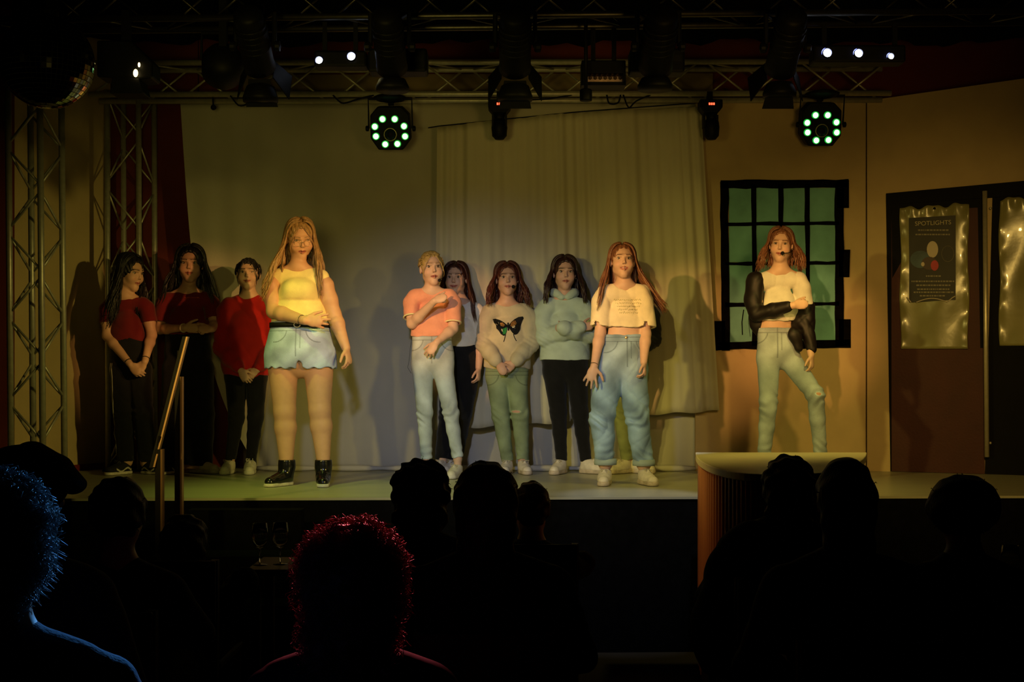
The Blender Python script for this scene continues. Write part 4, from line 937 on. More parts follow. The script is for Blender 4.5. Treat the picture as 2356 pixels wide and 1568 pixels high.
while x < W(458,0,9.1)[0]:
    pts = on_front(P['G'], [(x+t*.009, zz+.005*math.sin(t*6+x*90)) for t in np.linspace(0,1,5)], .002); mb.tube(pts, .0014, 4); x += .012
local_build(mb, 'shirt_print', mat('print_orange', (.6,.12,.04), .7), P['o'])

PEOPLE['C'] = P = person(dict(Y=9.12, label='girl in oversized bright red sweatshirt and black leggings, dark hair tied back', seed=71,
    head=(571,629), hs=.90, yaw=6, pitch=0, neck=(573,678), sh=[(530,700),(613,700)], chest=.95, smile=.7, wide=1.08,
    arms=[((520,716),(513,800,-.02),(553,850,-.16),dict(d=(.5,-.1,-.85),n=(.1,1,-.1),l=(.6,0,.6),curl=.35,spread=.15,s=.85)),
          ((624,716),(630,800,-.02),(592,850,-.13),dict(d=(-.7,-.1,-.6),n=(.1,1,0),l=(-.5,0,.6),curl=.6,spread=.1,s=.8))],
    waist=(568,790,46), hip=(566,835,48), legs=[((542,865),(544,960),(530,1060)),((590,865),(588,960),(577,1060))], lr=(25,18,12),
    skin=(.60,.38,.27), brow=(.05,.03,.02),
    top=dict(mat=REDS, hem=866, sl=(1.9,1.9), er=0, sr=.06, ease=.030, boxy=1.2, hemr=58, nk=(.070,.04), fold=.007, fk=(22,5), hemwave=.012, cuff=1.2, name='sweatshirt'),
    bot=dict(mat=BLKF, top=835, ease=.003, name='leggings', fold=.001, slim=1, crease=.002),
    hair=dict(col=(.014,.010,.010), n=170, tie=dict(at=(-.05,.095,-.045), tail=True, dir=(-.02,-.01,-.17)), fringe=4, vol=1.0, rad=.005),
    shoes=[('sneaker',-4,.95),('sneaker',6,.95)]))
an = P['legs'][1][2]; mb = MB(); mb.tube([an+np.array((0,0,.01)), an+np.array((0,0,-.055))], .042, 16); local_build(mb, 'sock', BLKF, P['o'])
def text_mesh(txt, size, name, m, par, loc, rot=(math.pi/2,0,0), extrude=.001, align='CENTER', parlocal=True):
    cu = bpy.data.curves.new(name, 'FONT'); cu.body = txt; cu.size = size; cu.extrude = extrude; cu.align_x = align; cu.align_y = 'CENTER'
    t = bpy.data.objects.new('tmp', cu); C.objects.link(t); dg = bpy.context.evaluated_depsgraph_get(); me = bpy.data.meshes.new_from_object(t.evaluated_get(dg)); bpy.data.objects.remove(t)
    o = link(name, me, None, par); me.materials.clear(); me.materials.append(m); L = Vector(par.location) if parlocal else Vector((0,0,0)); o.location = Vector(loc)-L; o.rotation_euler = rot; return o
text_mesh('PU', .045, 'sock_lettering', mat('stripe_white', (.5,.48,.38)), P['o'], an+np.array((0,-.045,.005)))

PEOPLE['F'] = P = person(dict(Y=9.14, label='smiling brunette in white tee and black trousers, behind the blonde girl', seed=81,
    head=(1049,640), hs=.92, yaw=-8, pitch=2, neck=(1055,688), sh=[(1016,712),(1094,710)], chest=.80, smile=1.0,
    arms=[((1006,722),(1004,790),(1012,850,-.06),dict(d=(.1,-.1,-1),n=(.9,.3,0),l=(.2,-1,0),curl=.4,s=.85)),
          ((1103,722),(1104,788,.0),(1101,846,-.06),dict(d=(.0,-.15,-1),n=(-.9,.3,0),l=(-.2,-1,0),curl=.45,s=.88))],
    waist=(1058,780,40), hip=(1055,835,48), legs=[((1035,860),(1030,955),(1016,1058)),((1078,860),(1066,955),(1047,1056,.02))], lr=(26,19,17),
    skin=(.60,.38,.27), brow=(.06,.03,.02),
    top=dict(mat=WHT, hem=796, sl=(.7,.7), sr=.062, ease=.018, boxy=1.0, nk=(.062,.06), fold=.004),
    bot=dict(mat=BLKF, top=780, ease=.004, name='trousers', fold=.002),
    hair=dict(col=(.055,.018,.012), length=.32, n=160, front=.45, drift=(-.02,.03), out=.015, wave=.005),
    shoes=[('cream',-6,.95),('cream',-25,.95)]))

dn = setP(denim((.26,.33,.20), fade=.25, fly=False, rips=[(W(1187,946,9.1)[0], W(0,946,9.1)[2], .030, .009)]), BY, 1167, 850)
PEOPLE['G'] = P = person(dict(Y=9.12, label='girl in oatmeal sweater with sequin butterfly, hands clasped, green-grey jeans', seed=91,
    head=(1167,641), hs=.92, yaw=4, pitch=0, smile=.2, neck=(1166,694), sh=[(1128,714),(1204,714)], chest=.84,
    arms=[((1118,726),(1113,790,-.03),(1146,835,-.17),dict(d=(.5,-.1,-.8),n=(.1,1,-.1),l=(.6,0,.6),curl=.7,spread=.1,s=.9)),
          ((1216,726),(1221,790,-.03),(1184,834,-.14),dict(d=(-.7,-.1,-.6),n=(.1,1,0),l=(-.5,0,.6),curl=.8,spread=.1,s=.88))],
    waist=(1167,785,43), hip=(1167,840,49), legs=[((1143,865),(1152,955),(1168,1060)),((1188,865),(1197,955),(1203,1060))], lr=(25,20,14),
    skin=(.58,.35,.25), brow=(.10,.05,.03),
    top=dict(mat=OAT, hem=846, sl=(1.92,1.92), sr=.06, ease=.022, boxy=1.2, hemr=54, nk=(.075,.045), fold=.004, cuff=1.25, hemwave=.01, name='sweater'),
    bot=dict(mat=DEN, top=825, ease=.003, paint=dn, name='jeans', fold=.0015, slim=1, crease=.004),
    hair=dict(col=(.09,.022,.014), length=.21, n=170, front=.55, drift=(-.01,.03), out=.025, wave=.009, vol=1.04),
    shoes=[('cream',-8,.95),('cream',10,.95)]))
mic(P, 1, (.038,-.100,-.058), .013)
bt = empty('butterfly_motif', (0,0,0), None, None); bt.parent = P['o']; del_ = bt
def motif(name, pts, m, th=.003, off=.004):
    v = []; n = len(pts); fr = on_front(P['G'], pts, off); bk = on_front(P['G'], pts, off-th)
    c = np.mean(pts,0); cf = on_front(P['G'], [c], off)[0]; L = P['o'].location
    V = [cf]+fr+bk; f = [(0,1+i,1+(i+1)%n) for i in range(n)]+[(1+i,1+n+i,1+n+(i+1)%n,1+(i+1)%n) for i in range(n)]
    return link(name, mesh_np(name, [(p[0]-L.x,p[1]-L.y,p[2]-L.z) for p in V], polys=f, smooth=False), m, P['o'])
bpy.data.objects.remove(bt)
SEQ = mat('sequin_black', (.012,.014,.02), .25, .6, var=.5, vscale=90, bump=.8, bscale=200); SEG = mat('sequin_green', (.06,.45,.14), .3, .7, var=.6, vscale=120, bump=.9, bscale=260); SEO = mat('sequin_copper', (.55,.28,.10), .3, .7, var=.6, vscale=120, bump=.9, bscale=260)
def px(l, Y=9.02): return [tuple(W(x,y,Y)[[0,2]]) for x, y in l]
Lw = [(1168,748),(1160,741),(1150,735),(1140,732),(1133,733),(1136,741),(1141,747),(1142,755),(1148,761),(1152,768),(1158,772),(1163,771),(1166,762)]
Rw = [(1170,748),(1176,740),(1184,733),(1193,728),(1203,727),(1205,731),(1201,740),(1198,749),(1197,757),(1194,763),(1190,768),(1184,770),(1178,764),(1173,757)]
def densify(l, k=3):
    o = []
    for i in range(len(l)):
        a, b = np.array(l[i]), np.array(l[(i+1)%len(l)]); o += [tuple(a+(b-a)*j/k) for j in range(k)]
    return o
motif('butterfly_wing', densify(px(Lw)), SEQ); motif('butterfly_wing', densify(px(Rw)), SEQ)
motif('butterfly_spot', px([(1156,756),(1166,752),(1166,760),(1162,769),(1157,768)]), SEG, off=.0055); motif('butterfly_spot', px([(1150,742),(1156,741),(1162,747),(1158,751),(1152,749)]), SEO, off=.0055); motif('butterfly_spot', px([(1176,742),(1182,736),(1189,738),(1188,745),(1180,750),(1174,750)]), SEO, off=.0055)
mb = MB(); mb.tube(on_front(P['G'], px([(1169,742),(1169,748),(1170,754),(1170,760)]), .004), .006, 6)
for q in ([(1163,770),(1161,778),(1159,786)],[(1181,768),(1184,777),(1188,784)]): mb.tube(on_front(P['G'], px(q), .003), .003, 5)
local_build(mb, 'butterfly_body', SEQ, P['o'])

PEOPLE['H'] = P = person(dict(Y=9.12, label='dark haired girl in pale mint hoodie with crossed arms and black leggings', seed=101,
    head=(1299,627), hs=.93, yaw=4, pitch=3, neck=(1299,680), sh=[(1260,702),(1340,702)], chest=.86,
    arms=[((1250,716),(1254,775,-.05),(1336,752,-.19),dict(d=(1,.1,.12),n=(0,1,0),l=(0,0,1),curl=.5,s=.85)),
          ((1349,716),(1353,768,-.06),(1290,752,-.225),dict(d=(-.4,.9,-.1),n=(.3,.5,0),l=(0,0,1),curl=.6,s=.75))],
    waist=(1299,775,46), hip=(1300,825,53), legs=[((1276,855),(1285,950),(1292,1060)),((1326,855),(1334,950),(1348,1060))], lr=(27,19,13),
    skin=(.62,.37,.28), brow=(.03,.02,.015),
    top=dict(mat=MINT, hem=828, sl=(2.0,1.95), sr=.062, ease=.026, boxy=1.1, hemr=58, nk=(.055,.045), fold=.004, cuff=1.35, name='hoodie'),
    bot=dict(mat=BLKF, top=822, ease=.003, name='leggings', fold=.001, slim=1, crease=.002),
    hair=dict(col=(.030,.010,.009), length=.23, n=170, front=.9, drift=(-.015,.02), out=.025, wave=.004, vol=1.04),
    shoes=[('cream',-22,1.0),('cream',50,1.05)]))
c = P['nb']; X = Field(c-.15, c+.16, .004); L_ = [(a_, c+np.array((math.sin(a_)*.074, .012+math.cos(a_)*.062, .006+.022*math.cos(a_*.5)-.030*max(0,abs(a_)-2.2)))) for a_ in np.linspace(-2.85,2.85,25)]
for (a0_, p0), (a1_, p1) in zip(L_[:-1], L_[1:]): X.cone(p0, p1, .020+.012*math.cos(a0_*.5), .020+.012*math.cos(a1_*.5), .012)
X.folds(folds(.003, 3, 40, 30)); from_field('hood', X, MINT, P['o'], 2)
mb = MB(); sphere_mb(mb, P['H'].w((.083,.005,-.036)), (.004,.004,.004)); local_build(mb, 'earring', STEEL, P['o'])

dn = setP(denim((.30,.34,.18), fly=False, pockets=False, rips=[(W(1413,911,9.1)[0], W(0,911,9.1)[2], .02, .008)]), BY, 1448, 790)
PEOPLE['J'] = P = person(dict(Y=9.14, label='girl in black top and green jeans, mostly hidden behind the cream t-shirt girl', seed=111,
    head=(1444,632), hs=.90, yaw=0, pitch=4, neck=(1450,688), sh=[(1408,712),(1490,710)], chest=.84,
    arms=[((1404,722),(1410,785,-.02),(1440,800,-.14),dict(d=(1,0,-.1),n=(0,1,0),l=(0,0,1),curl=.5,s=.85)),
          ((1500,724),(1502,782,-.02),(1470,800,-.13),dict(d=(-1,0,0),n=(0,1,0),l=(0,0,1),curl=.5,s=.85))],
    waist=(1450,785,42), hip=(1446,835,46), legs=[((1424,865),(1428,950),(1442,1058)),((1468,865),(1452,950),(1454,1058,.03))], lr=(24,18,13),
    skin=(.6,.38,.28),
    top=dict(mat=BLKF, hem=805, sl=(1.95,1.95), sr=.06, ease=.020, fold=.004, name='black_top'),
    bot=dict(mat=DEN, top=800, ease=.003, paint=dn, name='jeans', fold=.0015, slim=1, crease=.004),
    hair=dict(col=(.03,.012,.010), length=.15, n=90, front=.2, vol=.92, out=.0),
    shoes=[('cream',-50,1.0),('cream',48,1.0)]))
# ------------------------------------------------------------------ trusses
def truss(name, a, b, sz, label, u=(0,0,1), v=(0,1,0), r=.0245, rb=.008, bay=None, faces=(0,1,2,3), group=None, phase=0, ALU=ALU):
    a = np.array(a, float); b = np.array(b, float); u = np.array(u, float); v = np.array(v, float); L = np.linalg.norm(b-a); d = (b-a)/L
    t = empty(name, tuple((a+b)/2 if abs(d[2]) < .5 else a), label, 'truss', group); O = np.array(t.location)
    cs = [a+u*i*sz/2+v*j*sz/2-O for i, j in ((1,-1),(1,1),(-1,1),(-1,-1))]
    for c in cs: mb = MB().tube([c, c+d*L], r, 12); mb.build('chord', ALU, t, True)
    bay = bay or sz*1.15; n = int(L/bay)
    for fi in faces:
        p, q = cs[fi], cs[(fi+1)%4]
        for k in range(n):
            s0, s1 = (p, q) if (k+fi+phase) % 2 else (q, p); A = s0+d*(k+.08)*L/n; B = s1+d*(k+.92)*L/n
            MB().tube([A, B], rb, 8).build('brace', ALU, t, True)
    return t
Y2 = 9.09
zc = CZ+(HZ-181)*Y2/FPX
truss('truss', ((205-1178)*Y2/FPX, Y2+.113, zc), ((2050-1178)*Y2/FPX, Y2+.113, zc+.01), .226, 'horizontal aluminium truss carrying the lamps across the rear of the stage', bay=.32, faces=(0,1,3), r=.021)
Y1 = 6.61
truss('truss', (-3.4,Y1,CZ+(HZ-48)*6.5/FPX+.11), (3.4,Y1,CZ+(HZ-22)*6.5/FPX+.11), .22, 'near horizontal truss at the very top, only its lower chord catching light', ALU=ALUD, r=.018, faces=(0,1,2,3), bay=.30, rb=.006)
Y3 = 8.0
truss('truss_tower', ((88-1178)*Y3/FPX, Y3, ST+.013), ((80-1178)*Y3/FPX, Y3, CZ+(HZ-150)*Y3/FPX), .225, 'nearest upright truss tower at the left edge beside the beige wall', (.97,-.25,0), (.25,.97,0), r=.020, bay=.26)
Y4 = 9.55
truss('truss_tower', ((313-1178)*Y4/FPX, Y4-.1, ST+.013), ((310-1178)*Y4/FPX, Y4-.1, CZ+(HZ-222)*Y4/FPX), .25, 'upright truss tower behind the far left girls', (.98,-.18,0), (.18,.98,0), r=.021, bay=.33, rb=.007)
for Yt, x, lab in ((Y3, 88, 'black base plate under the nearest truss tower'), (Y4-.1, 313, 'black base plate under the truss tower behind the far left girls')):
    c = W(x, 0, Yt); o = MB().box((c[0]-.19,Yt-.19,ST),(c[0]+.19,Yt+.19,ST+.012)).build('base_plate', BLKM); tag(o, lab, 'base plate')
    o.location.z = -.0
# ------------------------------------------------------------------ stage lights
def glow(name, col, s): return mat(name, col, .3, emit=col, est=s)
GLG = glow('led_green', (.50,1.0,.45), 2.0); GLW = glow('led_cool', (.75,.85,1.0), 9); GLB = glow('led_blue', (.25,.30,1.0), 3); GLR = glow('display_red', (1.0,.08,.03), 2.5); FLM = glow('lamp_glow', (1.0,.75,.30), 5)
def lb(mb, name, m, par, smooth=False, bevel=0):
    L = np.array(par.location); mb.v = [tuple(np.array(p)-L) for p in mb.v]; o = mb.build(name, m, par, smooth)
    if bevel: bv = o.modifiers.new('bevel','BEVEL'); bv.width = bevel; bv.segments = 2; bv.limit_method = 'ANGLE'
    return o
def clamp(t, x, y, z0, z1):
    lb(MB().box((x-.02,y-.02,min(z0,z1)),(x+.02,y+.02,max(z0,z1))), 'clamp', BLKM, t)
def spotlight(cx, ytop, yb, Y, wpx, label, doors=True, tilt=.55, botw=None):
    u = Y/FPX; a = W(cx, ytop, Y); b = W(cx, yb, Y); t = empty('stage_spotlight', tuple(a), label, 'stage light', 'black spotlights hanging in front of the truss'); r = wpx*u/2
    d = nrm((0, math.cos(tilt), -math.sin(tilt))); c0 = a*.80+b*.20+np.array((0,-.12,.0)); L_ = .34
    lb(MB().lathe([(r*.75,-.02),(r*.92,0),(r*.95,.10),(r,.12),(r,.30),(r*1.05,L_)], c0-d*.2, 24, d), 'lamp_body', BLKM, t, True)
    for k in range(5): lb(MB().lathe([(r*.99,0),(r*1.03,.003),(r*1.03,.009),(r*.99,.012)], c0-d*(.15-.035*k), 20, d), 'cooling_ring', BLKM, t)
    mb = MB(); top = a+np.array((0,0,.12)); 
    mb.tube([c0+np.array((-r*1.25,0,0)), c0+np.array((-r*1.25,0,.16)), top+np.array((-r*.5,0,0)), top+np.array((r*.5,0,0)), c0+np.array((r*1.25,0,.16)), c0+np.array((r*1.25,0,0))], .012, 6); lb(mb, 'yoke', BLKM, t)
    for q in (-1,1): lb(MB().lathe([(.02,0),(.026,.01),(.026,.03),(.01,.035)], c0+np.array((q*r*1.2,0,0)), 12, (q,0,0)), 'yoke_knob', BLKM, t)
    clamp(t, top[0], top[1], top[2]-.02, 3.46)
    e = c0+d*.16; up = np.cross((1,0,0), d)
    if doors:
        for (sx, sz_) in ((-1,0),(1,0),(0,-1),(0,1)):
            o = np.array((1.,0,0))*sx+up*sz_*(1 if up[2] > 0 else -1); l = np.cross(d, o); p = e+o*r*.85; q = p+o*r*.85+d*.13
            mb = MB().prism([p-l*r*.7, p+l*r*.7, q+l*r*1.05, q-l*r*1.05], o*.004-d*.004); lb(mb, 'barn_door', BLKM, t)
    bw = (botw or wpx)*u/2; zb = b[2]; z1 = zb+.50*(a[2]-b[2])*.55
    lb(MB().lathe([(bw,0),(bw*1.02,.02),(bw*.8,(z1-zb)*.9),(bw*.6,z1-zb)], (b[0], e[1], zb), 24, (0,0,1)), 'snoot', BLKM, t, True)
    return t
spotlight(598, 92, 233, 6.4, 70, 'black spotlight with barn doors hanging left of centre, third fixture from the left', botw=80)
spotlight(1185, 96, 230, 6.4, 72, 'black spotlight with barn doors hanging above the middle moving head', botw=80)
spotlight(1795, 100, 222, 6.4, 70, 'black spotlight right of centre, beside the three-eyed LED bar', botw=76)
spotlight(902, 100, 208, 6.4, 70, 'black spotlight with wide housing above the left green LED light', False, botw=76)
spotlight(1508, 100, 205, 6.4, 76, 'black spotlight with wide housing right of the copper lit floodlight', False, botw=80)
def housing(t_label, boxes, Y, parent_name='power_pack'):
    pass
def box_px(mb, x0, y0, x1, y1, Y, dep): a = W(x0,y1,Y); b = W(x1,y0,Y); return mb.box((a[0],Y,a[2]),(b[0],Y+dep,b[2]))
for (x0,y0,x1,y1,l) in ((846,110,982,164,'wide black dimmer box on the truss left of centre, above the left green light'),(1450,110,1576,165,'wide black dimmer box on the truss right of the copper lit floodlight')):
    t = empty('dimmer_pack', tuple(W((x0+x1)/2,y1,6.75)), l, 'stage equipment', 'dimmer boxes on the truss'); lb(box_px(MB(),x0,y0,x1,y1,6.64,.14), 'housing', BLKM, t, bevel=.012)
    lb(box_px(MB(),x0+18,y0-10,x0+34,y0+1,6.70,.05), 'handle', BLKM, t); lb(box_px(MB(),(x0+x1)/2-7,40,(x0+x1)/2+7,y0,6.70,.04), 'hanger', BLKM, t)
    lb(box_px(MB(),x1-30,y0+16,x1-8,y0+32,6.635,.01), 'socket', BLK, t)
# round lamp seen from behind, far left
t = empty('round_floodlight', tuple(W(512,128,6.66)), 'round black floodlight seen from behind, second fixture from the left', 'stage light'); c = W(512,128,6.66)
lb(MB().lathe([(.03,-.02),(.085,0),(.108,.04),(.112,.14),(.10,.16)], c, 28, (-.2,1,-.45)), 'lamp_body', BLKM, t, True); clamp(t, c[0], c[1]+.02, c[2]+.05, c[2]+.40)
mb = MB().tube([c+np.array((-.125,.06,0)), c+np.array((-.12,.05,.13)), c+np.array((.12,.05,.13)), c+np.array((.125,.06,0))], .009, 6); lb(mb, 'yoke', BLKM, t)
# lamp with a bright gap at top left
t = empty('flood_lantern', tuple(W(285,160,6.0)), 'black lantern at top left with a bright glimpse of its lamp', 'stage light')
a = lambda x,y,Y=6.42: W(x,y,Y)
lb(MB().prism([a(222,92),a(300,92),a(350,140),a(350,178),a(322,182),a(222,176)], (0,.16,0)), 'lamp_body', BLKM, t, bevel=.01)
lb(MB().prism([a(258,176),a(320,180),a(330,214),a(252,214)], (0,.14,0)), 'snoot', BLKM, t, bevel=.006)
mb = MB(); sphere_mb(mb, a(312,168,6.405), (.012,.008,.020)); sphere_mb(mb, a(320,149,6.405), (.006,.006,.012)); lb(mb, 'lamp_glow', FLM, t, True)
clamp(t, a(280,90)[0], 6.50, a(280,92)[2]-.03, 3.46)
# LED bars
def led_bar(x0, y0, x1, y1, Y, lenses, label):
    t = empty('led_bar', tuple(W((x0+x1)/2,y1,Y)), label, 'stage light', 'black LED bars with cool white lenses'); lb(box_px(MB(),x0,y0,x1,y1,Y,.12), 'housing', BLKM, t, bevel=.012)
    for (x,y,r) in lenses:
        c = W(x,y,Y-.004); R = r*Y/FPX; lb(MB().lathe([(R*1.25,-.0),(R*1.25,-.02),(R*1.05,-.02),(R*1.05,-.002)], c, 20, (0,1,0)), 'lens_bezel', BLKM, t)
        mb = MB(); sphere_mb(mb, c+np.array((0,-.008,0)), (R,.012,R), 16, 10); lb(mb, 'lens', GLW, t, True)
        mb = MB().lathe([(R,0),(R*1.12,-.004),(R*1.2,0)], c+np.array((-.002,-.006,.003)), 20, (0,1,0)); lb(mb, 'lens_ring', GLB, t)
    for x in (x0+25, x1-25): lb(box_px(MB(),x-5,50,x+5,y0,Y+.04,.02), 'bracket', BLKM, t)
    return t
led_bar(722,115,843,152,6.66,[(735,140,8),(809,131,9)],'LED bar with two lit lenses left of the wide dimmer box')
led_bar(1872,102,2085,142,6.66,[(1902,123,9.5),(1974,124,9),(2048,131,6.5)],'LED bar with three lit lenses at upper right')
# green LED derby lights
def derby(cx, cy, Y, label):
    u = Y/FPX; c = W(cx,cy,Y); t = empty('green_led_light', tuple(c), label, 'stage light', 'octagonal green LED lights under the truss'); T = rotm(0,14,0)
    def q(x,y,z): return c+T@np.array((x,y,z))*u
    oc = [(-44,18),(-30,48),(30,48),(44,36),(46,-30),(26,-50),(-26,-50),(-45,-30)]; oc = [(-46,-22),(-46,30),(-28,50),(26,50),(44,32),(46,-24),(28,-48),(-28,-48)]
    lb(MB().prism([q(x,0,z) for x,z in oc], T@np.array((0,.13,0))), 'housing', BLKM, t, bevel=.008)
    for i, (x,y) in enumerate(((-17,-22),(11,-22),(-35,-5),(32,-6),(-33,17),(34,17),(-12,35),(16,34))):
        p = q(x,-2,-y+0); R = 6.3*u; lb(MB().lathe([(R*1.3,.004),(R*1.3,-.012),(R,-.012),(R,.0)], p, 18, T@np.array((0,1,0))), 'lens_bezel', glow('led_green_halo', (.02,.60,.06), .5), t)  # bezels given a green glow to stand for the halo round each lens
        mb = MB(); sphere_mb(mb, p+T@np.array((0,-.006,0)), (R,.009,R*1.08), 16, 10); lb(mb, 'lens', GLG, t, True)
    lb(MB().tube([q(14*math.cos(a_),-3,-13+14*math.sin(a_)) for a_ in np.linspace(0,6.283,25)], .004, 6, False), 'centre_ring', mat('ring_grey', (.3,.28,.16), .4, .6), t)
    lb(MB().lathe([(12*u,0),(11*u,-.02),(4*u,-.028)], q(0,-1,-13), 20, T@np.array((0,1,0))), 'centre_lens', BLK, t, True)
    mb = MB().tube([q(-50,8,0), q(-50,8,66), q(50,8,66), q(50,8,0)], .007, 6); lb(mb, 'yoke', BLKM, t)
    for s_ in (-1,1): lb(MB().lathe([(.012,0),(.02,.004),(.02,.02),(.012,.024)], q(s_*50,8,0), 12, (s_,0,0)), 'yoke_knob', BLKM, t)
    lb(MB().lathe([(.015,0),(.10,.02),(.12,.035),(.10,.045)], q(0,8,58), 24, (0,0,1)), 'hanger_plate', BLKM, t, True); clamp(t, q(0,0,60)[0], Y+.055, q(0,0,60)[2], q(0,0,80)[2])
    return t
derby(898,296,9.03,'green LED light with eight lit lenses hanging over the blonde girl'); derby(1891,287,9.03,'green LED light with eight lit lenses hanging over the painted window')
# moving heads
def moving(cx, Y, label):
    u = Y/FPX; t = empty('moving_head_light', tuple(W(cx,226,Y)), label, 'stage light', 'small moving heads under the truss'); 
    def q(x,y,z=0): return W(cx+x,y,Y+z)
    lb(MB().prism([q(-26,228),q(26,228),q(26,246),q(16,258),q(-16,258),q(-26,246)], (0,.13,0)), 'base', BLKM, t, bevel=.006)
    lb(MB().lathe([(.045,0),(.036,-.04),(.040,-.08)], q(0,258,.065), 20, (0,0,1)), 'yoke', BLKM, t, True)
    for s_ in (-1,1): lb(MB().box((q(s_*15,0)[0]-.008, Y+.03, q(0,290)[2]), (q(s_*15,0)[0]+.008, Y+.10, q(0,262)[2])), 'yoke_arm', BLKM, t)
    lb(MB().lathe([(.036,0),(.052,-.02),(.057,-.06),(.052,-.12),(.030,-.145)], q(0,274,.065), 24, (0,0,1)), 'lamp_head', BLKM, t, True)
    mb = MB(); 
    for k in range(3): box_px(mb, cx-6+k*5, 236, cx-2.5+k*5, 241, Y-.003, .004)
    lb(mb, 'red_display', GLR, t); clamp(t, q(0,0)[0], Y+.09, q(0,228)[2], q(0,205)[2]); return t
moving(1149,8.99,'black moving head with red display over the butterfly sweater girl'); moving(1637,8.99,'black moving head with red display at the right end of the pale curtain')
# strip flood with copper reflector
t = empty('strip_floodlight', tuple(W(1388,196,6.7)), 'black floodlight with a copper coloured row of bulbs near the centre of the truss', 'stage light')
lb(box_px(MB(),1338,138,1440,168,6.66,.12), 'housing', BLKM, t, bevel=.006); lb(box_px(MB(),1338,188,1440,196,6.66,.12), 'housing_rim', BLKM, t); lb(box_px(MB(),1338,166,1350,190,6.66,.12), 'end_cap', BLKM, t); lb(box_px(MB(),1434,166,1440,190,6.66,.12), 'end_cap', BLKM, t)
lb(box_px(MB(),1350,168,1434,188,6.74,.02), 'reflector', mat('copper_reflector', (.6,.38,.2), .35, .8, emit=(1.0,.5,.15), est=.03, var=.4, vscale=40), t)
for k in range(7): mb = MB(); sphere_mb(mb, W(1358+k*11.5,179,6.72), .010); lb(mb, 'bulb', mat('bulb_dark', (.08,.05,.03), .2), t, True)
lb(box_px(MB(),1360,60,1370,139,6.71,.02), 'hanger', BLKM, t); lb(box_px(MB(),1408,60,1418,139,6.71,.02), 'hanger', BLKM, t)
t = empty('hanging_pole_mount', tuple(W(1348,232,6.70)), 'thin vertical pole with a black cylinder at its foot left of the copper floodlight', 'mount')
lb(MB().tube([W(1348,20,6.60),W(1348,205,6.60)], .010, 10), 'pole', BLKM, t, True); lb(MB().lathe([(.03,0),(.032,.005),(.032,.055),(.026,.06)], W(1348,232,6.60), 20), 'cylinder', BLKM, t, True)
t = empty('small_hanging_microphone', tuple(W(491,247,9.09)), 'tiny ball-ended microphone hanging under the truss at left', 'microphone'); mb = MB(); sphere_mb(mb, W(491,247,9.09), .020); lb(mb, 'capsule', BLKM, t, True); lb(MB().tube([W(491,247,9.09),W(489,217,9.09)], .006, 6), 'stem', BLKM, t)
# cables
for pts, l in (([(766,219),(785,238),(800,236),(822,228),(860,219)],'slack black cable below the truss left of the left green light'),([(530,220),(548,244),(566,242),(584,220)],'short cable loop under the truss near the left spotlight'),([(1396,218),(1400,238),(1412,240),(1424,236),(1428,218)],'U-shaped cable loop below the truss in the middle'),([(1434,218),(1446,252),(1462,232),(1500,217)],'V-shaped cable below the truss right of the middle'),([(1174,240),(1210,230),(1260,228),(1330,216)],'cable running right from the middle moving head')):
    p = [W(x,y,9.075+.006*(i%2)) for i, (x,y) in enumerate(pts)]; q = []
    for i in range(len(p)-1): q += [p[i]*(1-s)+p[i+1]*s for s in (0,.33,.66)]
    q.append(p[-1]); q = np.array(q); q[1:-1] = (q[:-2]+2*q[1:-1]+q[2:])/4; o = MB().tube(q, .006, 6).build('cable', BLKM, smooth=True); tag(o, l, 'cable', 'cables slung under the truss')
# mirror ball top left
c = W(108,143,5.6); t = empty('mirror_ball', tuple(c), 'large dark mirror ball hanging at top left in front of the truss tower', 'mirror ball'); R = 106*5.6/FPX; mb = MB(); n, m = 56, 28; v = []; f = []
for j in range(m):
    for i in range(n):
        a0, a1 = math.pi*j/m, math.pi*(j+1)/m; b0, b1 = 2*math.pi*i/n, 2*math.pi*(i+1)/n; k = len(v); g_ = .06
        for (a_, b_) in ((a0+(a1-a0)*g_, b0+(b1-b0)*g_),(a1-(a1-a0)*g_, b0+(b1-b0)*g_),(a1-(a1-a0)*g_, b1-(b1-b0)*g_),(a0+(a1-a0)*g_, b1-(b1-b0)*g_)):
            v.append(c+R*np.array((math.sin(a_)*math.cos(b_), math.sin(a_)*math.sin(b_), math.cos(a_))))
        f.append((k,k+1,k+2,k+3))
mb.add(v, f); lb(mb, 'mirror_tiles', mat('mirror_tile', (.28,.27,.24), .06, 1), t)
mb = MB(); sphere_mb(mb, c, R*.992, 48, 32); lb(mb, 'ball_core', BLK, t, True); lb(MB().lathe([(.05,0),(.05,.02),(.012,.03),(.012,2.41)], c+np.array((0,0,R)), 14), 'hanger', BLKM, t)
# ------------------------------------------------------------------ stair handrail
BR = mat('handrail_dark_steel', (.010,.006,.004), .6, .2)
EDGE_LIT = mat('warm_lit_edge', (.42,.22,.11), .4, .5)  # warm light on the right-hand edges, painted as copper-coloured strips on black steel
t = empty('stair_handrail', tuple(W(390,1200,6.9)), 'slim sloping handrail on two posts in front of the stage at left', 'handrail')
def bar(x0,y0,x1,y1,wl,Y,name,dx=0,dep=.03):
    a = W(x0,y0,Y); b = W(x1,y1,Y+dx); w_ = wl*Y/FPX; lb(MB().prism([a+np.array((-w_/2,0,0)), a+np.array((w_/2,0,0)), b+np.array((w_/2,0,0)), b+np.array((-w_/2,0,0))], (0,dep,0)), name, BR, t, bevel=.002)
bar(424,773,347,1076,9,6.7,'top_rail',-.1,.035)
a = W(428,774,6.69); b = W(352,1074,6.59); lb(MB().prism([a, a+np.array((.009,0,0)), b+np.array((.009,0,0)), b], (0,.035,0)), 'lit_edge_strip', EDGE_LIT, t)
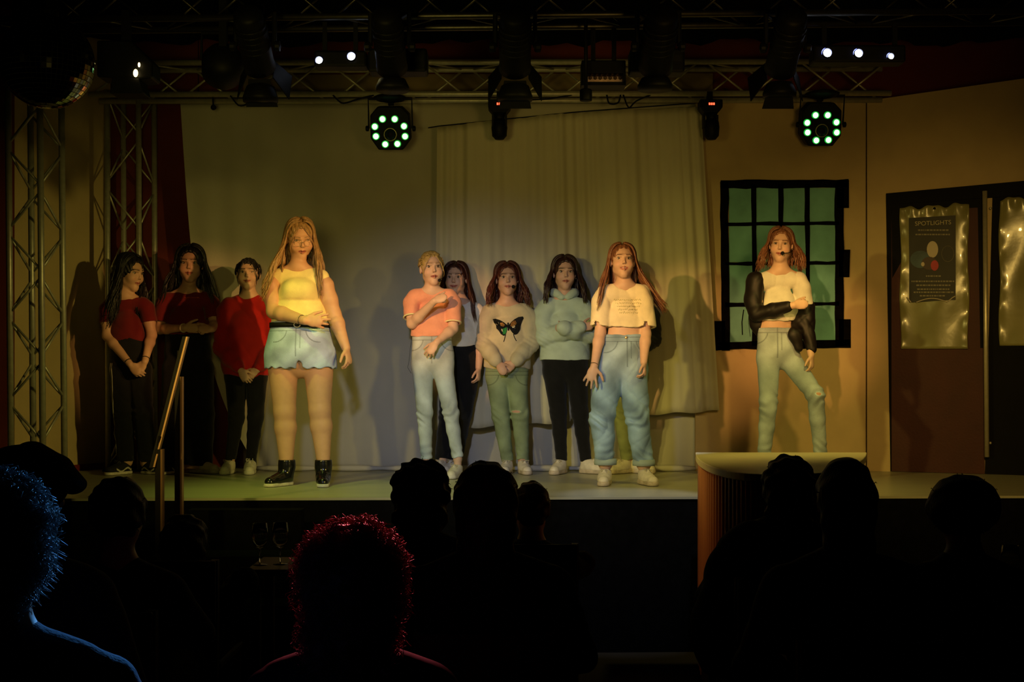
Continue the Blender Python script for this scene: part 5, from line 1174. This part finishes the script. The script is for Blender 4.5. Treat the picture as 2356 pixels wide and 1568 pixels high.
for x, y0, Y in ((408,866,6.75),(363,1033,6.6)):
    w_ = 13*Y/FPX; a = W(x,y0,Y); lb(MB().box((a[0]+w_/2,Y-.004,0),(a[0]+w_/2+.010,Y+.036,a[2])), 'lit_edge_strip', EDGE_LIT, t); lb(MB().box((a[0]-w_/2,Y,0),(a[0]+w_/2,Y+.04,a[2])), 'post', BR, t, bevel=.002); lb(MB().tube([W(x+1,y0,Y+.02), W(x+3 if y0 < 900 else x+4,y0-60 if y0 < 900 else y0-30,Y+.01)], .008, 6), 'post_pin', BR, t)
for k in range(4):
    o = MB().box((W(430,0,7)[0],6.3+.24*k,0),(W(440,0,7)[0]+.6,6.3+.24*(k+1) if k < 3 else 7.13,.22*(k+1)-.02)).build('stair_step', BLKC); tag(o, 'black step of the short stage stair by the handrail, %s' % ('lowest of four','second from the floor','third from the floor','top one')[k], 'stair', 'steps up to the stage')
# ------------------------------------------------------------------ curved counter in front of the stage
t = empty('curved_counter', tuple(W(1797,1040,6.2)), 'curved counter with pale top and ribbed front before the stage at right', 'counter')
YF = 7.05; ztp = CZ+(HZ-1040)*YF/FPX; xl = (1600-1178)*YF/FPX; xr = (1990-1178)*YF/FPX; cx_ = (xl+xr)/2; hw_ = (xr-xl)/2; Yn = (CZ-ztp)*FPX/(1091-HZ)
def outline(g_=0, n=48):
    P = []
    for i in range(n+1):
        a_ = math.pi+math.pi*i/n; ex = .75; y = YF-(YF-Yn+g_)*abs(math.sin(a_))**.9; x = (1797+197*np.sign(math.cos(a_))*abs(math.cos(a_))**ex-1178)*y/FPX+g_*math.cos(a_); P.append((x, y))
    return P
top_ = [(x*1.0,y) for x,y in outline(0)]; 
# keep the left side in line with the counter's straight end
lb(MB().prism([(x,y,ztp-.035) for x,y in top_], (0,0,.035)), 'counter_top', mat('counter_top', (.62,.56,.34), .45, var=.06, vscale=6), t, bevel=.004)
ob = outline(-.012, 360); v = []; n = len(ob)
for z in (.06, ztp-.036):
    for i, (x,y) in enumerate(ob):
        ctr = np.array((cx_-.1, YF)); d = nrm(np.array((x,y))-ctr); w_ = .022*(.5+.5*math.cos(i*2*math.pi/7.0)) if i > 16 else 0; v.append((x-d[0]*w_, y-d[1]*w_, z))
f = [(i,i+1,n+i+1,n+i) for i in range(n-1)]+[(n-1,0,n,2*n-1), tuple(range(n))[::-1], tuple(range(n,2*n))]
lb(MB().add(v, f), 'ribbed_front', mat('counter_wood', (.50,.21,.10), .5, var=.2, vscale=5, stretch=(4,4,.3)), t)
lb(MB().prism([(x,y,0) for x,y in outline(-.08)], (0,0,.06)), 'plinth', BLK, t)
# ------------------------------------------------------------------ audience
HAIRD = mat('audience_hair', (.012,.008,.007), .55, var=.4, vscale=60, stretch=(1,1,.2), bump=.4, bscale=150); CL1 = mat('audience_clothes', (.010,.010,.013), .9, var=.3, vscale=15); CLB = mat('audience_shirt_blue', (.10,.14,.22), .9, var=.2, vscale=15, bump=.3, bscale=120)
HRED_LIT = mat('curly_hair_red_lit', (.42,.07,.07), .5, var=.5, vscale=60); HBLU = mat('grey_hair', (.35,.38,.40), .5, var=.5, vscale=60)  # red of the rim light is put into the curly hair's colour
def spectator(px_, py_, Y, wpx, label, wide=.21, yaw=0, lean=0, hairm=HAIRD, shoulder=.21, hairl=0, cloth=CL1, h=.010, tilt=0, tuft=.004, hscale=(1,1,1), curly=0, coat=0, group='people watching from the hall'):
    """seated person seen from behind; (px_, py_) is the crown"""
    crown = W(px_, py_, Y); s = 1.0; hr = wpx*Y/FPX/2; hc = crown-np.array((0,0,.135*hscale[2])); nb = hc+np.array((-lean*.2,-.02,-.175)); seat = .46
    hip = np.array((nb[0]-lean, Y-.06, seat+.10)); root = np.array((hip[0], Y, 0)); body = None
    lo = np.array((min(hip[0],nb[0])-.42, Y-.45, .02)); hi = np.array((max(hip[0],nb[0])+.42, Y+.85, crown[2]+.06))
    F = Field(lo, hi, h); R = rotm(yaw+180, tilt, 0); H = Head(hc, 1.0, yaw+180, tilt); head_sdf(F, H)
    F.cone(hc+(0,-.01,-.08), nb+(0,0,.02), .055, .060, .02)
    F.cone(nb, nb+(-shoulder*.8,0,-.07), .05, .05, .05); F.cone(nb, nb+(shoulder*.8,0,-.07), .05, .05, .05)
    fy = ((0,1,0),.62); F.chain([nb+(0,0,-.17), nb*.5+hip*.5, hip], [shoulder*.78, shoulder*.72, .17], .04, fy)
    feet = []
    for q in (-1,1):
        sh = nb+(q*shoulder*.9,0,-.09); el = np.array((nb[0]+q*(shoulder+.05), Y+.06, max(.72, nb[2]-.38))); wr = np.array((nb[0]+q*.12, Y+.30, .66)); F.chain([sh, el, wr], [.048,.038,.026], .02)
        hand(F, wr, (-q*.3,1,-.1), (0,0,-1), (-q,0,0), curl=.3, s=.95) if h < .008 else F.ell(wr+(0,.06,0), (.04,.07,.02), None, .02)
        kn = np.array((hip[0]+q*.13, Y+.38, .52)); an = np.array((hip[0]+q*.14, Y+.36, .09)); F.chain([hip+(q*.09,.02,-.02), kn, an], [.085,.062,.042], .03); F.cone(an+(0,-.02,-.03), an+(0,.15,-.045), .038, .032, .02)
    def sit(X): X.g[:, X.ax[1] < Y+.24][:, :, X.ax[2] < .452] = .1; m1 = X.ax[1] < Y+.24; m2 = X.ax[2] < .452; X.g[:, m1[:,None]&m2[None,:]] = .1
    sit(F)
    V, Q = F.mesh(); V = smooth_np(V, Q, 1); me = mesh_np('person', V-root, Q); set_col(me, np.full((len(V),3), (.5,.32,.24))); me.materials.append(SKIN)
    body = bpy.data.objects.new('person', me); C.objects.link(body); body.location = root; tag(body, label, 'person', group)
    G = Field(lo, hi, h); e = .016
    G.cone(nb+(0,0,-.01), nb+(-shoulder*.8,0,-.07), .05+e, .05+e, .05); G.cone(nb+(0,0,-.01), nb+(shoulder*.8,0,-.07), .05+e, .05+e, .05)
    G.chain([nb+(0,0,-.17), nb*.5+hip*.5, hip], [shoulder*.78+e, shoulder*.72+e, .17+e], .04, ((0,1,0),.68))
    for q in (-1,1):
        sh = nb+(q*shoulder*.9,0,-.09); el = np.array((nb[0]+q*(shoulder+.05), Y+.06, max(.72, nb[2]-.38))); wr = np.array((nb[0]+q*.12, Y+.30, .66)); G.chain([sh, el, el*.3+wr*.7], [.048+e,.040+e,.042], .02)
    (G.chain([nb+(0,0,-.20), nb*.5+hip*.5, hip+(0,0,.08)], [shoulder*.8, coat*.88, coat], .04, ((0,1,0),.5)) if coat else None); G.folds(folds(.006, int(px_) % 7, 20, 12)); sit(G); from_field('jacket', G, cloth, body, 1)
    K = Field(lo, hi, h)
    for q in (-1,1):
        kn = np.array((hip[0]+q*.13, Y+.38, .52)); an = np.array((hip[0]+q*.14, Y+.36, .12)); K.chain([hip+(q*.09,.02,-.02), kn, an], [.10,.075,.062], .03)
    sit(K); from_field('trousers', K, BLKC, body, 1)
    A = Field(hc-.26, hc+.26, h*.8); A.ell(hc+(0,-.008,.03), (hr*1.0, .105*hscale[1]+.004, .108*hscale[2]), None, .01)
    A.ell(H.w((0,-.13,-.04)), (.06,.07,.11), R.T, .01, 'sub'); A.ell(H.w((0,-.03,-.13)), (.08,.09,.06), R.T, .01, 'sub')
    if hairl: A.cone(hc+(0,-.04,0), hc+(0,-.05,-hairl), hr*.98, hr*.90, .03, ((0,1,0),.7))
    s1, s2 = [np.random.default_rng(int(px_)).random()*6 for _ in range(2)]
    A.folds(lambda x,y,z: tuft*(np.sin(x*90+s1+3*np.sin(z*40))+np.sin(y*80+z*70+s2))*(1+0*x), .05)
    V, Q = A.mesh(); V = smooth_np(V, Q, 1); VV = list(map(tuple, V)); PL = [tuple(q) for q in Q]; rg = np.random.default_rng(int(px_)+1); N = 2200 if curly else 40
    sel = rg.integers(0, len(V), N)
    for i in sel:
        p = V[i]; nn = nrm(p-hc); L_ = (.004+.008*rg.random()) if not curly else .022+.024*rg.random()
        if curly: pts = [p+nn*L_*t*.6+.012*np.array((math.sin(t*9+i), math.cos(t*9+i*2), math.sin(t*8+i*3)-t)) for t in np.linspace(0,1,8)]; r = .0008
        else: pts = [p-nn*.004, p+nn*L_*.5+np.array((0,0,.2*L_)), p+nn*L_*.8+np.array((.3*L_*(rg.random()-.5),0,-.3*L_))]; r = .0012
        v, f = tube(pts, r, 4); b = len(VV); VV += [tuple(q) for q in v]; PL += [tuple(k+b for k in q) for q in f]
    link('hair', mesh_np('hair', np.array(VV)-root, polys=PL), hairm, body)
    return dict(o=body, hc=hc, nb=nb, hip=hip, H=H, G=G)
SPEC = []
SPEC.append(spectator(272,1097,4.3,126,'round-headed person in front of the stage at left, under the handrail', shoulder=.20))
SPEC.append(spectator(968,1058,4.95,128,'person with tufty hair, left of the two heads below the blonde girl', shoulder=.21, yaw=10, tuft=.007, hairl=.10))
SPEC.append(spectator(1118,1062,3.95,146,'person with a broad round head left of centre, right of the two heads', shoulder=.24, yaw=-12, tuft=.003, hairl=.14))
SPEC.append(spectator(1222,1108,5.9,88,'person half hidden behind the broad round head near the centre', shoulder=.19))
SPEC.append(spectator(1813,1048,4.95,116,'person with short hair and wide shoulders before the curved counter', shoulder=.24, yaw=8, lean=.04, tuft=.005, hairl=.16, coat=.34))
SPEC.append(spectator(1944,1052,3.85,130,'person with a smooth round head at right, right of the pair by the counter', shoulder=.22, yaw=-6, tuft=.002, hairl=.16))
SPEC.append(spectator(2215,1093,4.4,166,'person with a low round head in front of the double doors', shoulder=.23, tuft=.002))
SPEC.append(spectator(425,1182,5.4,104,'dim long-haired person seated near the foot of the handrail', shoulder=.19, hairl=.28))
SPEC.append(spectator(812,1204,2.95,224,'person with curly hair rimmed in red light in the foreground', shoulder=.21, hairl=.16, hairm=HRED_LIT, curly=1, h=.009, hscale=(1,1.1,1)))
P = spectator(52,1030,3.4,190,'person in a peaked cap at the left edge, visor pointing to the stage', shoulder=.22, yaw=-75, tuft=.002); SPEC.append(P)
hc = P['hc']; cap = Field(hc-.30, hc+.34, .006); cap.ell(hc+(0,-.01,.045), (.125,.12,.10)); cap.cut(hc+(0,0,.015),(.38,0,1)); 
a0 = W(70,1040,3.38); a1 = W(172,1116,3.38); cap.chain([a0, a0*.5+a1*.5, a1], [.030,.036,.024], .01, ((0,1,0),3.0)); from_field('peaked_cap', cap, BLKC, P['o'], 2)
P = spectator(6,1102,2.4,190,'nearest person at the left edge, hair and shoulders rimmed in blue light', shoulder=.23, hairm=HBLU, cloth=CLB, h=.008, tuft=.004, lean=.02, curly=1, hairl=.03); SPEC.append(P)
# chairs under the audience
CH = mat('chair_dark_wood', (.02,.012,.008), .6)
proto = None
for s in SPEC:
    hip = s['hip']; o = s['o']; lab = o['label']
    if proto is None:
        t = empty('hall_chair', (0,0,0), '', 'chair', 'chairs in the dark hall'); MB().box((-.21,-.20,.41),(.21,.22,.445)).build('seat', CH, t, bevel=.01)
        MB().box((-.20,-.265,.62),(.20,-.245,.86)).build('backrest', CH, t, bevel=.006)
        for q in (-1,1):
            for yy in (-.225,.19): MB().box((q*.19-.015,yy-.015,0),(q*.19+.015,yy+.015,.41 if yy > 0 else .86)).build('leg', CH, t)
        proto = t
    else:
        t = proto.copy(); C.objects.link(t)
        for c in list(proto.children): d = c.copy(); C.objects.link(d); d.parent = t
    t.location = (hip[0], hip[1]+.02, 0); t['label'] = 'dark wooden hall chair under the '+' '.join(lab.split()[:9])
# tables with glasses in the dark
def table(cx, Y, label):
    SX, SY = .22, .2
    t = empty('hall_table', (cx,Y,0), label, 'table', 'tables in the dark hall'); L = MB().box((-SX,-SY,.71),(SX,SY,.74)).build('tabletop', CH, t, bevel=.006)
    for q in (-1,1):
        for w_ in (-1,1): MB().box((q*(SX-.04)-.02,w_*(SY-.04)-.02,0),(q*(SX-.04)+.02,w_*(SY-.04)+.02,.71)).build('leg', CH, t)
    return t
table(-.965,5.86,'small dark table with two wine glasses left of the curly head'); table(1.99,5.15,'dark table with a glass at the right edge')
GLS = mat('glass', (1,1,1), .02, trans=1.0, spec=.5)
def wineglass(x, y, label):
    t = empty('wine_glass', (x,y,.74), label, 'glass', 'glasses on the dark tables'); MB().lathe([(.003,.075),(.022,.085),(.036,.11),(.038,.14),(.031,.19),(.0295,.19),(.0365,.14),(.0345,.112),(.020,.089),(.002,.082)], (0,0,0), 24).build('bowl', GLS, t, True)
    MB().lathe([(.0035,.004),(.003,.04),(.0035,.078)], (0,0,0), 12).build('stem', GLS, t, True); MB().lathe([(.034,0),(.034,.002),(.004,.005)], (0,0,0), 24).build('foot', GLS, t, True)
wineglass(W(598,0,5.8)[0],5.80,'wine glass on the left table, left of the pair'); wineglass(W(645,0,5.82)[0],5.82,'wine glass on the left table, right of the pair'); wineglass(W(2325,0,5.05)[0],5.05,'wine glass on the table at the right edge')
